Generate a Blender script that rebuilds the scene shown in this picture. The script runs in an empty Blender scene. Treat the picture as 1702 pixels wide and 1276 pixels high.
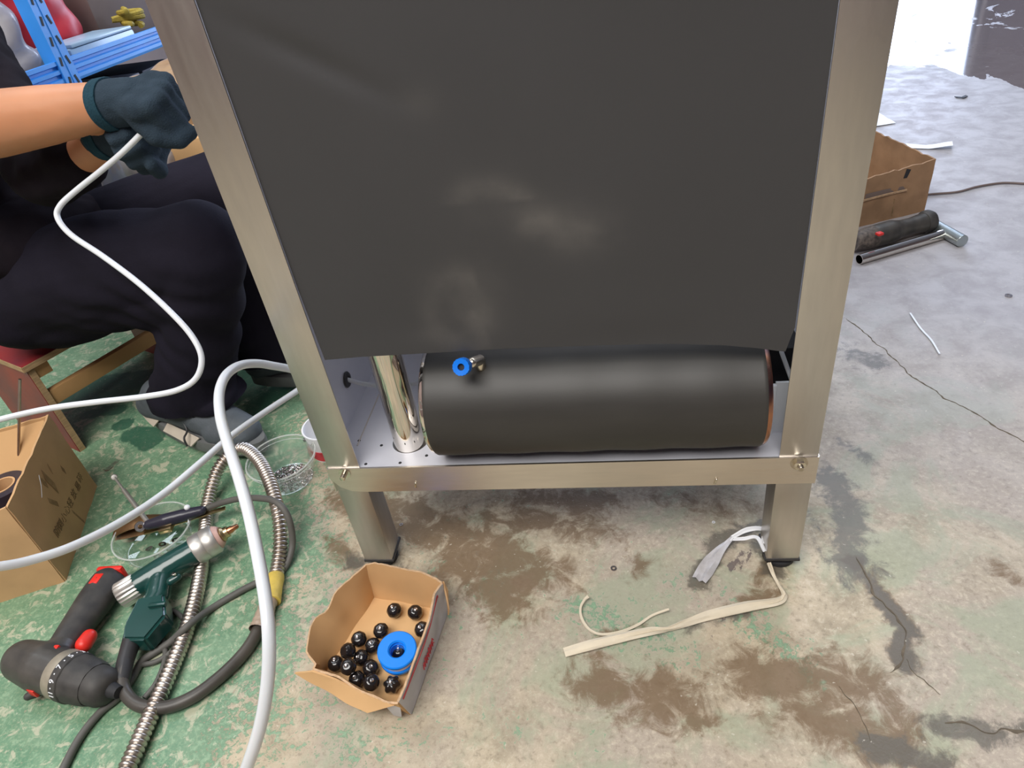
import bpy, bmesh, math, random
import numpy as np
from mathutils import Vector, Matrix, noise
random.seed(7)
SC = bpy.context.scene
COL = SC.collection
V = Vector
# ------------------------------------------------------------------ camera
F = 1134.66
CAM = V((0.443575, -0.717592, 0.901859))
AX = Matrix(((0.9863110, 0.1022803, -0.1293420), (-0.0435302, -0.5950597, -0.8025018), (-0.1590463, 0.7971466, -0.5824616)))
cd = bpy.data.cameras.new('camera'); cd.sensor_width = 36; cd.lens = F * 36 / 1702; cd.clip_start = .02; cd.clip_end = 200
co = bpy.data.objects.new('camera', cd); COL.objects.link(co)
r0, r1, r2 = AX[0], -V(AX[1]), -V(AX[2])
co.matrix_world = Matrix(((r0[0], r1[0], r2[0], CAM[0]), (r0[1], r1[1], r2[1], CAM[1]), (r0[2], r1[2], r2[2], CAM[2]), (0, 0, 0, 1)))
SC.camera = co
# ------------------------------------------------------------------ world, lights, exposure
SC.view_settings.view_transform = 'Standard'; SC.view_settings.look = 'None'
SC.view_settings.gamma = 1; SC.view_settings.use_curve_mapping = False
SC.view_settings.exposure = 0.0
w = bpy.data.worlds.new('overcast_sky'); SC.world = w; w.use_nodes = True
w.node_tree.nodes['Background'].inputs[0].default_value = (.80, .90, 1.0, 1)
w.node_tree.nodes['Background'].inputs[1].default_value = 2.2
def area(name, loc, target, sx, sy, power, color):
    l = bpy.data.lights.new(name, 'AREA'); l.shape = 'RECTANGLE'; l.size = sx; l.size_y = sy; l.energy = power; l.color = color
    o = bpy.data.objects.new(name, l); COL.objects.link(o); o.location = loc
    o.rotation_euler = (V(target) - V(loc)).to_track_quat('-Z', 'Y').to_euler(); return o
area('doorway_daylight', (2.6, 8.9, 1.9), (1.8, 2, .6), 4.2, 3.4, 430, (.60, .72, 1.0))
area('roof_skylight', (-.5, -2.0, 4.1), (-.2, -.5, 0), 3.4, 2.2, 290, (1.0, .97, .93))  # unseen overhead light, moved forward and widened to brighten the posts
area('roof_skylight', (2.0, 3.0, 4.15), (1.8, 2.6, 0), 2.5, 2.0, 85, (.84, .90, 1.0))
area('roof_skylight', (-1.8, 1.5, 4.15), (-1.2, 1.2, 0), 1.8, 2.0, 85, (.88, .94, 1.0))

# ------------------------------------------------------------------ unprojection of measured points on real planes
def ray(px, py):
    return AX.transposed() @ V((px - 851, py - 638, F))
def W(px, py, z=0.0):
    d = ray(px, py); return CAM + d * ((z - CAM.z) / d.z)
def WY(px, py, y):
    d = ray(px, py); return CAM + d * ((y - CAM.y) / d.y)
def WX(px, py, x):
    d = ray(px, py); return CAM + d * ((x - CAM.x) / d.x)
def WD(px, py, dep):
    return CAM + ray(px, py) * (dep / F)

# ------------------------------------------------------------------ materials
def mat(name, col, rough=.6, metal=0., spec=None, nz=0., nscale=20., bump=0., bscale=60., stretch=(1, 1, 1), col2=None, trans=0., alpha=1., ior=1.45, coat=0., sss=0., rvar=0., detail=4.):
    m = bpy.data.materials.new(name); m.use_nodes = True; nt = m.node_tree; N = nt.nodes; L = nt.links
    b = N['Principled BSDF']
    c = (*col, 1)
    b.inputs['Base Color'].default_value = c; b.inputs['Roughness'].default_value = rough; b.inputs['Metallic'].default_value = metal
    if spec is not None: b.inputs['Specular IOR Level'].default_value = spec
    b.inputs['IOR'].default_value = ior
    if trans: b.inputs['Transmission Weight'].default_value = trans
    if alpha < 1: b.inputs['Alpha'].default_value = alpha
    if coat: b.inputs['Coat Weight'].default_value = coat
    if sss: b.inputs['Subsurface Weight'].default_value = sss; b.inputs['Subsurface Radius'].default_value = (.01, .004, .002)
    tc = N.new('ShaderNodeTexCoord'); mp = N.new('ShaderNodeMapping'); mp.inputs['Scale'].default_value = stretch
    L.new(tc.outputs['Object'], mp.inputs[0])
    if nz or rvar:
        n = N.new('ShaderNodeTexNoise'); n.inputs['Scale'].default_value = nscale; n.inputs['Detail'].default_value = detail
        L.new(mp.outputs[0], n.inputs['Vector'])
        r = N.new('ShaderNodeMapRange'); r.inputs[1].default_value = .3; r.inputs[2].default_value = .7
        L.new(n.outputs['Fac'], r.inputs[0])
        if nz:
            mx = N.new('ShaderNodeMix'); mx.data_type = 'RGBA'
            c2 = col2 if col2 else tuple(x * (1 - nz) for x in col)
            mx.inputs[6].default_value = c; mx.inputs[7].default_value = (*c2, 1)
            L.new(r.outputs[0], mx.inputs[0]); L.new(mx.outputs[2], b.inputs['Base Color'])
        if rvar:
            r3 = N.new('ShaderNodeMapRange'); r3.inputs[1].default_value = .3; r3.inputs[2].default_value = .7
            r3.inputs[3].default_value = rough - rvar; r3.inputs[4].default_value = rough + rvar
            L.new(n.outputs['Fac'], r3.inputs[0]); L.new(r3.outputs[0], b.inputs['Roughness'])
    if bump:
        n2 = N.new('ShaderNodeTexNoise'); n2.inputs['Scale'].default_value = bscale; n2.inputs['Detail'].default_value = 5
        L.new(mp.outputs[0], n2.inputs['Vector'])
        bp = N.new('ShaderNodeBump'); bp.inputs['Strength'].default_value = bump; bp.inputs['Distance'].default_value = .002
        L.new(n2.outputs['Fac'], bp.inputs['Height']); L.new(bp.outputs[0], b.inputs['Normal'])
    return m
M = {}
M['steel'] = mat('brushed_steel', (.55, .525, .50), .34, 1, nz=.07, nscale=3, bump=.012, bscale=5, stretch=(40, 40, 6), rvar=.04)
M['rail'] = mat('brushed_steel_rail', (.72, .66, .59), .36, 1, nz=.06, nscale=4, bump=.012, bscale=6, stretch=(5, 40, 40), rvar=.04)
M['pan'] = mat('satin_steel_sheet', (.72, .73, .80), .36, .38, nz=.08, nscale=8, bump=.04, bscale=12, rvar=.06)
M['chrome'] = mat('polished_steel', (.72, .68, .62), .07, 1, nz=.05, nscale=6, bump=.03, bscale=5)
M['bolt'] = mat('zinc_bolt', (.72, .66, .55), .22, 1, nz=.2, nscale=200)
M['dark'] = mat('dark_recess', (.02, .02, .022), .7)
M['rubber'] = mat('black_rubber', (.035, .034, .036), .48, 0, nz=.2, nscale=30, bump=.05, bscale=400)
M['tank'] = mat('black_rubber_wrap', (.036, .034, .031), .50, 0, nz=.2, nscale=6, stretch=(1, 6, 6), bump=.04, bscale=200)
M['copper_rim'] = mat('heat_tinted_rim', (.50, .22, .10), .25, 1, nz=.6, nscale=25, col2=(.10, .10, .16))
M['whitehose'] = mat('white_plastic_tube', (.66, .69, .73), .34, 0, nz=.08, nscale=12, coat=.15, sss=.1)
M['blue'] = mat('blue_plastic', (.0, .17, .75), .35, nz=.1, nscale=20)
M['blueroll'] = mat('bright_blue_plastic', (.0, .22, .85), .38, nz=.06, nscale=20)
M['rackblue'] = mat('blue_painted_steel', (.045, .30, .86), .32, nz=.12, nscale=9, bump=.03)
M['white'] = mat('white_plastic', (.78, .79, .82), .45, nz=.05, nscale=15)
M['paper'] = mat('white_paper', (.82, .85, .90), .7, nz=.06, nscale=20)
M['card'] = mat('corrugated_cardboard', (.62, .385, .20), .82, nz=.16, nscale=14, bump=.25, bscale=40, spec=.2)
M['cardin'] = mat('cardboard_inner', (.66, .41, .20), .85, nz=.12, nscale=10, bump=.2, bscale=30, spec=.2)
M['cardedge'] = mat('torn_cardboard_edge', (.62, .42, .26), .95, nz=.3, nscale=150, bump=.6, bscale=300, spec=.1)
M['carddull'] = mat('weathered_cardboard', (.36, .22, .125), .85, nz=.3, nscale=16, bump=.3, bscale=30, spec=.2)
M['print'] = mat('glossy_printed_card', (.60, .58, .59), .45, nz=.25, nscale=25, bump=.3, bscale=25)
M['red'] = mat('red_print', (.65, .05, .07), .5, nz=.3, nscale=60)
M['ink'] = mat('faded_black_ink', (.12, .075, .035), .9, nz=.6, nscale=90, col2=(.33, .21, .10))
M['inkpale'] = mat('faint_rubbed_ink', (.25, .15, .07), .9, nz=.5, nscale=60, col2=(.40, .25, .12))
M['tooldark'] = mat('charcoal_plastic', (.035, .033, .031), .45, nz=.4, nscale=30, col2=(.075, .068, .06), bump=.1, bscale=80)
M['toolgrip'] = mat('black_rubber_grip', (.025, .024, .024), .6, nz=.3, nscale=40, col2=(.06, .055, .05), bump=.1, bscale=80)
M['toolred'] = mat('red_plastic', (.75, .03, .02), .4, nz=.2, nscale=30)
M['gearcase'] = mat('dusty_beige_metal', (.36, .32, .25), .5, nz=.4, nscale=40, metal=.2)
M['torch'] = mat('dark_green_plastic', (.008, .055, .048), .28, nz=.2, nscale=20, coat=.3)
M['knurl'] = mat('knurled_alloy', (.62, .60, .56), .4, .8, nz=.1, nscale=40)
M['copper'] = mat('copper', (.75, .30, .16), .28, 1, nz=.35, nscale=60, col2=(.4, .22, .13))
M['brass'] = mat('brass', (.62, .48, .26), .3, 1, nz=.3, nscale=60)
M['ceramic'] = mat('pink_ceramic', (.66, .42, .36), .5, nz=.15, nscale=80)
M['clampcu'] = mat('bronze_sheet', (.42, .25, .12), .35, .85, nz=.4, nscale=25, col2=(.16, .09, .05))
M['tape'] = mat('black_vinyl_tape', (.03, .028, .045), .3, nz=.2, nscale=30, bump=.4, bscale=60)
M['cable'] = mat('grey_rubber_cable', (.12, .115, .105), .6, nz=.3, nscale=12)
M['blackcable'] = mat('black_rubber_cable', (.04, .036, .032), .42, nz=.3, nscale=20, col2=(.08, .07, .06))
M['conduit'] = mat('galvanised_conduit', (.66, .60, .54), .36, 1, nz=.3, nscale=18, col2=(.36, .31, .27))
M['yellow'] = mat('yellow_tape', (.68, .50, .10), .6, nz=.25, nscale=60, bump=.5, bscale=100)
M['sleeve'] = mat('yellowed_clear_sleeve', (.45, .34, .26), .3, nz=.3, nscale=30, col2=(.32, .25, .19), spec=.6)
M['clear'] = mat('clear_plastic', (.93, .95, .94), .06, trans=.94, ior=1.18, alpha=.42, nz=.03)
M['clearrim'] = mat('clear_plastic_rim', (.75, .78, .75), .12, alpha=.34, ior=1.4)
M['smallmetal'] = mat('shiny_small_screws', (.62, .58, .58), .25, 1, nz=.4, nscale=300)
M['strap'] = mat('woven_white_strap', (.72, .64, .50), .75, nz=.22, nscale=9, stretch=(1, 1, 1), bump=.5, bscale=120)
M['strapgrey'] = mat('soiled_grey_strap', (.42, .40, .40), .7, nz=.4, nscale=40, bump=.5, bscale=150, col2=(.6, .6, .64))
M['wood'] = mat('raw_pine', (.62, .36, .15), .65, nz=.3, nscale=7, stretch=(1, 1, 1), bump=.1, bscale=40)
M['ply'] = mat('plywood_edge', (.50, .34, .18), .75, nz=.35, nscale=40, stretch=(1, 1, 6), bump=.2, bscale=80)
M['redpaint'] = mat('worn_red_paint', (.30, .022, .018), .38, nz=.35, nscale=12, col2=(.16, .02, .03), bump=.1)
M['skin'] = mat('tanned_skin', (.50, .225, .115), .48, nz=.12, nscale=16, sss=.15, bump=.08, bscale=60)
M['trousers'] = mat('dark_navy_workwear', (.014, .0125, .021), .9, nz=.25, nscale=14, bump=.25, bscale=260, spec=.12)
M['shirt'] = mat('black_work_shirt', (.012, .009, .013), .9, nz=.3, nscale=12, bump=.25, bscale=260, spec=.12)
M['glove'] = mat('blue_grey_knit_glove', (.026, .042, .060), .92, nz=.25, nscale=30, bump=.7, bscale=500, spec=.2)
M['glovecuff'] = mat('teal_glove_cuff', (.015, .048, .070), .9, nz=.2, nscale=60, bump=.7, bscale=400, spec=.2)
M['shoe'] = mat('grey_mesh_shoe', (.085, .10, .115), .7, nz=.3, nscale=40, bump=.4, bscale=250)
M['sole'] = mat('grey_rubber_sole', (.14, .145, .145), .6, nz=.25, nscale=30)
M['shoepatch'] = mat('pale_leather_patch', (.52, .46, .38), .6, nz=.15, nscale=30)
M['hair'] = mat('black_hair', (.012, .010, .010), .5, bump=.6, bscale=200)
M['eye'] = mat('eye_white', (.7, .68, .64), .2)
M['cloudybag'] = mat('cloudy_plastic_film', (.62, .60, .62), .22, nz=.25, nscale=12, bump=.9, bscale=30, alpha=.72)
M['redbag'] = mat('red_bag', (.62, .04, .06), .45, nz=.25, nscale=8, bump=.5, bscale=15)
M['box_clear'] = mat('frosted_blue_box', (.42, .60, .78), .25, nz=.15, nscale=8, alpha=.9)
M['greybrown'] = mat('taupe_carton', (.20, .15, .13), .8, nz=.2, nscale=6)
M['darkbox'] = mat('dark_slate_crate', (.05, .055, .085), .6, nz=.4, nscale=8)
M['darkbox2'] = mat('grey_slate_crate', (.13, .13, .17), .6, nz=.3, nscale=8)
M['yellowrope'] = mat('yellow_rope', (.45, .34, .05), .7, nz=.4, nscale=80, bump=.8, bscale=120)
M['nylon'] = mat('white_foam_panel', (.62, .66, .72), .5, nz=.05, nscale=8)
M['bar'] = mat('zinc_plated_bar', (.45, .50, .50), .35, .9, nz=.15, nscale=20)
M['wallp'] = mat('dim_workshop_wall', (.30, .23, .22), .9, nz=.2, nscale=1.5, bump=.2, bscale=6)
M['ceil'] = mat('painted_roof', (.45, .45, .46), .9, nz=.1, nscale=2)
M['rod'] = mat('bare_wire_rod', (.55, .50, .45), .35, 1, nz=.2, nscale=50)

# ------------------------------------------------------------------ object helpers
def tag(o, label=None, cat=None, group=None, kind=None):
    if label: o['label'] = label
    if cat: o['category'] = cat
    if group: o['group'] = group
    if kind: o['kind'] = kind
    return o
def thing(name, label, cat, loc, group=None):
    o = bpy.data.objects.new(name, None); COL.objects.link(o); o.location = loc; o.empty_display_size = .05
    return tag(o, label, cat, group)
def rootloc(o):
    l = V((0, 0, 0))
    while o is not None: l = l + o.location; o = o.parent
    return l
def finish(me, smooth):
    if smooth is True: me.shade_smooth()
    elif smooth:
        try: me.set_sharp_from_angle(angle=math.radians(smooth))
        except Exception: pass
        for p in me.polygons: p.use_smooth = True
        try: me.set_sharp_from_angle(angle=math.radians(smooth))
        except Exception: pass
def obj(name, bm, m, parent=None, smooth=40, loc=None):
    """bm is in world coordinates; the mesh is stored relative to its thing's base"""
    if isinstance(bm, bmesh.types.BMesh):
        me = bpy.data.meshes.new(name)
        bmesh.ops.recalc_face_normals(bm, faces=bm.faces[:])
        bm.to_mesh(me); bm.free()
    else: me = bm
    o = bpy.data.objects.new(name, me); COL.objects.link(o)
    if parent is not None:
        off = rootloc(parent); o.parent = parent
    else:
        n = len(me.vertices); a = np.empty(n * 3); me.vertices.foreach_get('co', a); a = a.reshape(-1, 3)
        off = V(((a[:, 0].min() + a[:, 0].max()) / 2, (a[:, 1].min() + a[:, 1].max()) / 2, a[:, 2].min())) if loc is None else V(loc)
        o.location = off
    me.transform(Matrix.Translation(-off))
    if m is not None:
        for mm in (m if isinstance(m, (list, tuple)) else [m]): me.materials.append(mm)
    finish(me, smooth)
    return o
NB = bmesh.new
def box(bm, x0, x1, y0, y1, z0, z1, bev=0., mt=None, mi=0):
    r = bmesh.ops.create_cube(bm, size=1); vs = r['verts']
    for v in vs:
        v.co = V(((x0 + x1) / 2 + v.co.x * (x1 - x0), (y0 + y1) / 2 + v.co.y * (y1 - y0), (z0 + z1) / 2 + v.co.z * (z1 - z0)))
    if bev:
        es = list({e for v in vs for e in v.link_edges}); fs0 = set(bm.faces)
        r2 = bmesh.ops.bevel(bm, geom=es, offset=bev, segments=2, affect='EDGES', profile=.6)
        vs = list({v for f in r2['faces'] for v in f.verts} | {v for v in vs if v.is_valid})
    if mt is not None:
        for v in vs: v.co = mt @ v.co
    return vs
def frame(origin, xdir, zdir=V((0, 0, 1))):
    x = V(xdir).normalized(); z = V(zdir); y = z.cross(x)
    if y.length < 1e-6: y = V((0, 1, 0)).cross(x)
    y.normalize(); z = x.cross(y).normalized()
    return Matrix(((x[0], y[0], z[0], origin[0]), (x[1], y[1], z[1], origin[1]), (x[2], y[2], z[2], origin[2]), (0, 0, 0, 1)))
def cr(pts, n=8):
    """catmull-rom through points"""
    P = [V(p) for p in pts]; P = [P[0] * 2 - P[1]] + P + [P[-1] * 2 - P[-2]]; out = []
    for i in range(1, len(P) - 2):
        for k in range(n):
            t = k / n; a, b, c, d = P[i - 1:i + 3]
            out.append(.5 * ((2 * b) + (c - a) * t + (2 * a - 5 * b + 4 * c - d) * t * t + (3 * b - a - 3 * c + d) * t ** 3))
    out.append(P[-2]); return out
def resample(pts, step):
    out = [pts[0].copy()]; acc = 0
    for a, b in zip(pts, pts[1:]):
        L = (b - a).length
        if L < 1e-9: continue
        t = step - acc
        while t <= L:
            out.append(a.lerp(b, t / L)); t += step
        acc = (acc + L) % step
    return out
def frames(pts):
    T = []
    for i in range(len(pts)):
        a = pts[max(i - 1, 0)]; b = pts[min(i + 1, len(pts) - 1)]; T.append((b - a).normalized())
    up = V((0, 0, 1)) if abs(T[0].z) < .9 else V((1, 0, 0))
    n = (up - T[0] * up.dot(T[0])).normalized(); res = []
    for t in T:
        n = (n - t * n.dot(t))
        n = n.normalized() if n.length > 1e-6 else V((0, 0, 1)).cross(t).normalized()
        res.append((t, n.copy(), t.cross(n)))
    return res
def tube(bm, pts, r, seg=12, caps=True, squash=1.):
    pts = [V(p) for p in pts]; fr = frames(pts); rings = []
    for i, (p, (t, n, b)) in enumerate(zip(pts, fr)):
        rr = r[i] if isinstance(r, (list, tuple)) else r
        rings.append([bm.verts.new(p + (n * math.cos(a) * squash + b * math.sin(a)) * rr) for a in [2 * math.pi * k / seg for k in range(seg)]])
    for A, B in zip(rings, rings[1:]):
        for k in range(seg): bm.faces.new((A[k], A[(k + 1) % seg], B[(k + 1) % seg], B[k]))
    if caps:
        try: bm.faces.new(rings[0][::-1]); bm.faces.new(rings[-1])
        except Exception: pass
    return rings
def lathe(bm, prof, mt=Matrix.Identity(4), seg=32, rf=None, close=False):
    """prof: (r,z) list along local z"""
    rings = []
    for (r, z) in prof:
        if r < 1e-6: rings.append([bm.verts.new(mt @ V((0, 0, z)))])
        else: rings.append([bm.verts.new(mt @ V(((r * (rf(a) if rf else 1)) * math.cos(a), (r * (rf(a) if rf else 1)) * math.sin(a), z))) for a in [2 * math.pi * k / seg for k in range(seg)]])
    prs = list(zip(rings, rings[1:])) + ([(rings[-1], rings[0])] if close else [])
    for A, B in prs:
        for k in range(seg):
            k2 = (k + 1) % seg
            if len(A) == 1 and len(B) == 1: continue
            if len(A) == 1: bm.faces.new((A[0], B[k2], B[k]))
            elif len(B) == 1: bm.faces.new((A[k], A[k2], B[0]))
            else: bm.faces.new((A[k], A[k2], B[k2], B[k]))
def axis(p0, p1):
    """matrix whose local z runs from p0 to p1"""
    z = (V(p1) - V(p0)).normalized(); x = V((0, 0, 1)).cross(z)
    if x.length < 1e-4: x = V((1, 0, 0))
    x.normalize(); y = z.cross(x)
    return Matrix(((x[0], y[0], z[0], p0[0]), (x[1], y[1], z[1], p0[1]), (x[2], y[2], z[2], p0[2]), (0, 0, 0, 1)))
def sheet(bm, rows, th, jit=0.):
    """rows: list of point rows; a slab of thickness th is built around it"""
    G = [[V(p) for p in r] for r in rows]; nr, nc = len(G), len(G[0]); top = []; bot = []
    for i in range(nr):
        a = []; b = []
        for j in range(nc):
            du = G[i][min(j + 1, nc - 1)] - G[i][max(j - 1, 0)]; dv = G[min(i + 1, nr - 1)][j] - G[max(i - 1, 0)][j]
            n = du.cross(dv); n = n.normalized() if n.length > 1e-12 else V((0, 0, 1))
            p = G[i][j] + n * (noise.noise(G[i][j] * 25) * jit)
            a.append(bm.verts.new(p + n * th / 2)); b.append(bm.verts.new(p - n * th / 2))
        top.append(a); bot.append(b)
    for i in range(nr - 1):
        for j in range(nc - 1):
            bm.faces.new((top[i][j], top[i][j + 1], top[i + 1][j + 1], top[i + 1][j]))
            bm.faces.new((bot[i][j], bot[i + 1][j], bot[i + 1][j + 1], bot[i][j + 1]))
    for i in range(nr - 1):
        bm.faces.new((top[i][0], top[i + 1][0], bot[i + 1][0], bot[i][0])); bm.faces.new((top[i][-1], bot[i][-1], bot[i + 1][-1], top[i + 1][-1]))
    for j in range(nc - 1):
        bm.faces.new((top[0][j], bot[0][j], bot[0][j + 1], top[0][j + 1])); bm.faces.new((top[-1][j], top[-1][j + 1], bot[-1][j + 1], bot[-1][j]))
def poly(pts, n):
    """resample a polyline to n points evenly"""
    P = [V(p) for p in pts]; L = [0]
    for a, b in zip(P, P[1:]): L.append(L[-1] + (b - a).length)
    out = []
    for k in range(n):
        s = L[-1] * k / (n - 1); i = 0
        while i < len(P) - 2 and L[i + 1] < s: i += 1
        out.append(P[i].lerp(P[i + 1], (s - L[i]) / max(L[i + 1] - L[i], 1e-9)))
    return out
def loft(lo, hi, nr, nc):
    A = poly(lo, nc); B = poly(hi, nc)
    return [[a.lerp(b, i / (nr - 1)) for a, b in zip(A, B)] for i in range(nr)]
def capsule(bm, a, b, ra, rb, seg=16, flat=None):
    """tapered rounded limb; flat=(axis vector, factor) squashes it"""
    a = V(a); b = V(b); m = axis(a, b) if (b - a).length > 1e-6 else Matrix.Translation(a); L = (b - a).length
    prof = [(ra * math.sin(t), -ra * math.cos(t)) for t in [i * math.pi / 12 for i in range(0, 7)]]
    prof += [(rb * math.cos(t), L + rb * math.sin(t)) for t in [i * math.pi / 12 for i in range(0, 7)]]
    if prof[0][0] < 1e-6: prof[0] = (0, prof[0][1])
    prof[-1] = (0, prof[-1][1])
    n0 = len(bm.verts); lathe(bm, prof, m, seg)
    if flat:
        bm.verts.ensure_lookup_table(); ax = V(flat[0]).normalized(); c = (a + b) / 2
        for v in bm.verts[n0:]:
            # squash towards the limb's own centre line
            t = max(0, min(1, (v.co - a).dot(b - a) / max((b - a).length_squared, 1e-9))); q = a.lerp(b, t)
            v.co = v.co - ax * ((v.co - q).dot(ax) * (1 - flat[1]))
def chain(bm, pts, rs, **k):
    for i in range(len(pts) - 1): capsule(bm, pts[i], pts[i + 1], rs[i], rs[i + 1], **k)
def ell(bm, c, r, rot=None):
    res = bmesh.ops.create_uvsphere(bm, u_segments=20, v_segments=12, radius=1)
    for v in res['verts']:
        p = V((v.co.x * r[0], v.co.y * r[1], v.co.z * r[2]))
        if rot is not None: p = rot @ p
        v.co = p + V(c)
def blend(bm, voxel, smooth_it=6, fold=None):
    """one continuous skin over all the overlapping shapes in bm"""
    me = bpy.data.meshes.new('tmp'); bm.to_mesh(me); bm.free()
    o = bpy.data.objects.new('tmp', me); COL.objects.link(o)
    m = o.modifiers.new('r', 'REMESH'); m.mode = 'VOXEL'; m.voxel_size = voxel
    s = o.modifiers.new('s', 'SMOOTH'); s.iterations = smooth_it; s.factor = .5
    dg = bpy.context.evaluated_depsgraph_get(); dg.update()
    out = bpy.data.meshes.new_from_object(o.evaluated_get(dg))
    bpy.data.objects.remove(o); bpy.data.meshes.remove(me)
    if fold:
        out.update(); nv = [v.normal.copy() for v in out.vertices]
        for v, n in zip(out.vertices, nv): v.co += n * fold(v.co)
    return out
def text_mesh(s, size, depth=.0002):
    c = bpy.data.curves.new('t', 'FONT'); c.body = s; c.size = size; c.extrude = depth; c.align_x = 'CENTER'; c.align_y = 'CENTER'
    c.resolution_u = 3
    o = bpy.data.objects.new('t', c); COL.objects.link(o); dg = bpy.context.evaluated_depsgraph_get(); dg.update()
    me = bpy.data.meshes.new_from_object(o.evaluated_get(dg)); bpy.data.objects.remove(o); return me
def attr(me, name, vals):
    a = me.attributes.new(name, 'FLOAT', 'POINT'); a.data.foreach_set('value', np.asarray(vals, dtype=np.float32))

# ------------------------------------------------------------------ floor
def make_floor():
    xs = np.concatenate([[-3.4, -2.6, -2.0, -1.7], np.arange(-1.5, 1.35, .012), np.arange(1.35, 3.6, .03), [3.9, 4.5, 5.5, 7, 9.5]])
    ys = np.concatenate([[-5, -3, -1.6, -.9], np.arange(-.6, 1.0, .012), np.arange(1.0, 5.6, .03), [6, 7, 8, 9.2]])
    X, Y = np.meshgrid(xs, ys); x = X.ravel(); y = Y.ravel(); nx, ny = len(xs), len(ys)
    co_ = np.stack([x, y, np.zeros_like(x)], 1)
    idx = np.arange(nx * ny).reshape(ny, nx)
    faces = np.stack([idx[:-1, :-1].ravel(), idx[:-1, 1:].ravel(), idx[1:, 1:].ravel(), idx[1:, :-1].ravel()], 1)
    me = bpy.data.meshes.new('floor'); me.vertices.add(len(co_)); me.vertices.foreach_set('co', co_.ravel())
    me.loops.add(faces.size); me.loops.foreach_set('vertex_index', faces.ravel())
    me.polygons.add(len(faces)); me.polygons.foreach_set('loop_start', np.arange(0, faces.size, 4)); me.polygons.foreach_set('loop_total', np.full(len(faces), 4))
    me.update(); me.validate()
    def seg(pts, r, soft=1.0):
        P = [W(*p) for p in pts]; best = np.full(len(x), 9e9)
        if len(P) == 1: P = P * 2
        for a, b in zip(P, P[1:]):
            dx, dy = b.x - a.x, b.y - a.y; L2 = dx * dx + dy * dy + 1e-12
            t = np.clip(((x - a.x) * dx + (y - a.y) * dy) / L2, 0, 1)
            best = np.minimum(best, np.hypot(x - a.x - t * dx, y - a.y - t * dy))
        return np.clip(1.08 - best / r * .58, 0, 1)          # 1 inside, .5 at r
    def union(L):
        a = np.zeros(len(x))
        for s in L: a = np.maximum(a, s)
        return a
    by = [W(*p) for p in ((330, 1300), (420, 1160), (500, 1010), (500, 850), (520, 700), (530, 600))]
    by.sort(key=lambda p: p.y)
    xb = np.interp(y, [p.y for p in by], [p.x for p in by])
    green = 1 / (1 + np.exp(-(xb - x) / .055))
    green = .90 * green + .36 * (1 - green) * np.clip(1.15 - (x - xb) / .95, 0, 1)
    green = green * np.clip((y + .62) / .25, .12, 1)
    green = np.maximum(green, .48 * seg([(600, 1050), (620, 1250)], .12))
    green = np.maximum(green, .50 * seg([(960, 1010), (1120, 1080)], .06))
    green = np.maximum(green, .50 * seg([(1140, 970), (1330, 1100)], .05))
    stain = union([seg([(660, 880), (800, 900), (900, 960)], .055), seg([(760, 930), (850, 1000)], .05), seg([(560, 830), (700, 850)], .045),
                   seg([(1060, 935)], .03) * .9, seg([(980, 1140), (1140, 1170)], .05), seg([(1250, 1120), (1440, 1140)], .05), seg([(1350, 1190), (1500, 1230)], .05),
                   seg([(700, 1000), (760, 960)], .03) * .8, seg([(1100, 825), (1250, 850)], .03) * .7, seg([(560, 900), (600, 940)], .03) * .8, seg([(1220, 1010), (1290, 990)], .018), seg([(860, 830), (1000, 830)], .035),
                   seg([(1300, 880), (1260, 990)], .02) * .8, seg([(1425, 935), (1508, 1050), (1500, 1100)], .02), seg([(1380, 1130), (1450, 1240)], .03), seg([(600, 860), (1000, 870)], .05) * .8, seg([(1650, 940), (1690, 960)], .02) * .7, seg([(1000, 1060), (1060, 1050)], .012)])
    wet_shade = union([seg([(1375, 790), (1420, 860)], .035), seg([(1400, 880), (1420, 940)], .045), seg([(1425, 935), (1475, 1010), (1508, 1050)], .018), seg([(1505, 1050), (1500, 1100)], .022),
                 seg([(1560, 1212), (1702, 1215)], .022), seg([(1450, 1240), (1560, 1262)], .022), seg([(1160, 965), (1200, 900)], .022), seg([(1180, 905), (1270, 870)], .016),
                 seg([(1260, 900), (1290, 950)], .02), seg([(1410, 585), (1450, 600)], .05) * .75, seg([(1395, 730), (1440, 760)], .02) * .8, seg([(1100, 1050), (1250, 1020)], .012) * .8,  # last stroke paints the long strap's shadow among the wet patches
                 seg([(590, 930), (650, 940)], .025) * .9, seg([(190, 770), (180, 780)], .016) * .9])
    deep_shade = union([seg([(205, 705)], .028), seg([(225, 720), (250, 730)], .035), seg([(100, 655), (230, 640)], .07), seg([(140, 690), (200, 680)], .03) * .8, seg([(440, 670), (480, 640)], .05) * .95, seg([(400, 640), (440, 620)], .07), seg([(215, 830), (230, 850)], .03) * .6])  # dark green spots, plus shade under the worker painted as deeper green
    crack = 0 * union([seg([(1405, 530), (1450, 565), (1480, 590), (1540, 640), (1600, 672), (1702, 735)], .0035), seg([(1440, 955), (1480, 1015), (1508, 1055), (1500, 1095), (1475, 1115)], .003),
                   seg([(1508, 1095), (1540, 1130), (1565, 1155)], .003), seg([(1395, 1140), (1440, 1200), (1450, 1235)], .0025), seg([(1570, 1200), (1640, 1215), (1702, 1218)], .006),
                   seg([(1540, 322), (1600, 318)], .003) * 0])
    pl = sorted([W(*p) for p in ((1440, 116), (1480, 116), (1545, 98), (1590, 104), (1600, 128), (1650, 136), (1702, 150))], key=lambda p: p.x)
    yb = np.interp(x, [p.x for p in pl], [p.y for p in pl], left=pl[0].y + .1, right=2.1)
    puddle = np.clip(.5 + (y - yb) * 2.2, 0, .74) * np.clip(1.2 - np.maximum(0, 1.2 - x), 0, 1)
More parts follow.
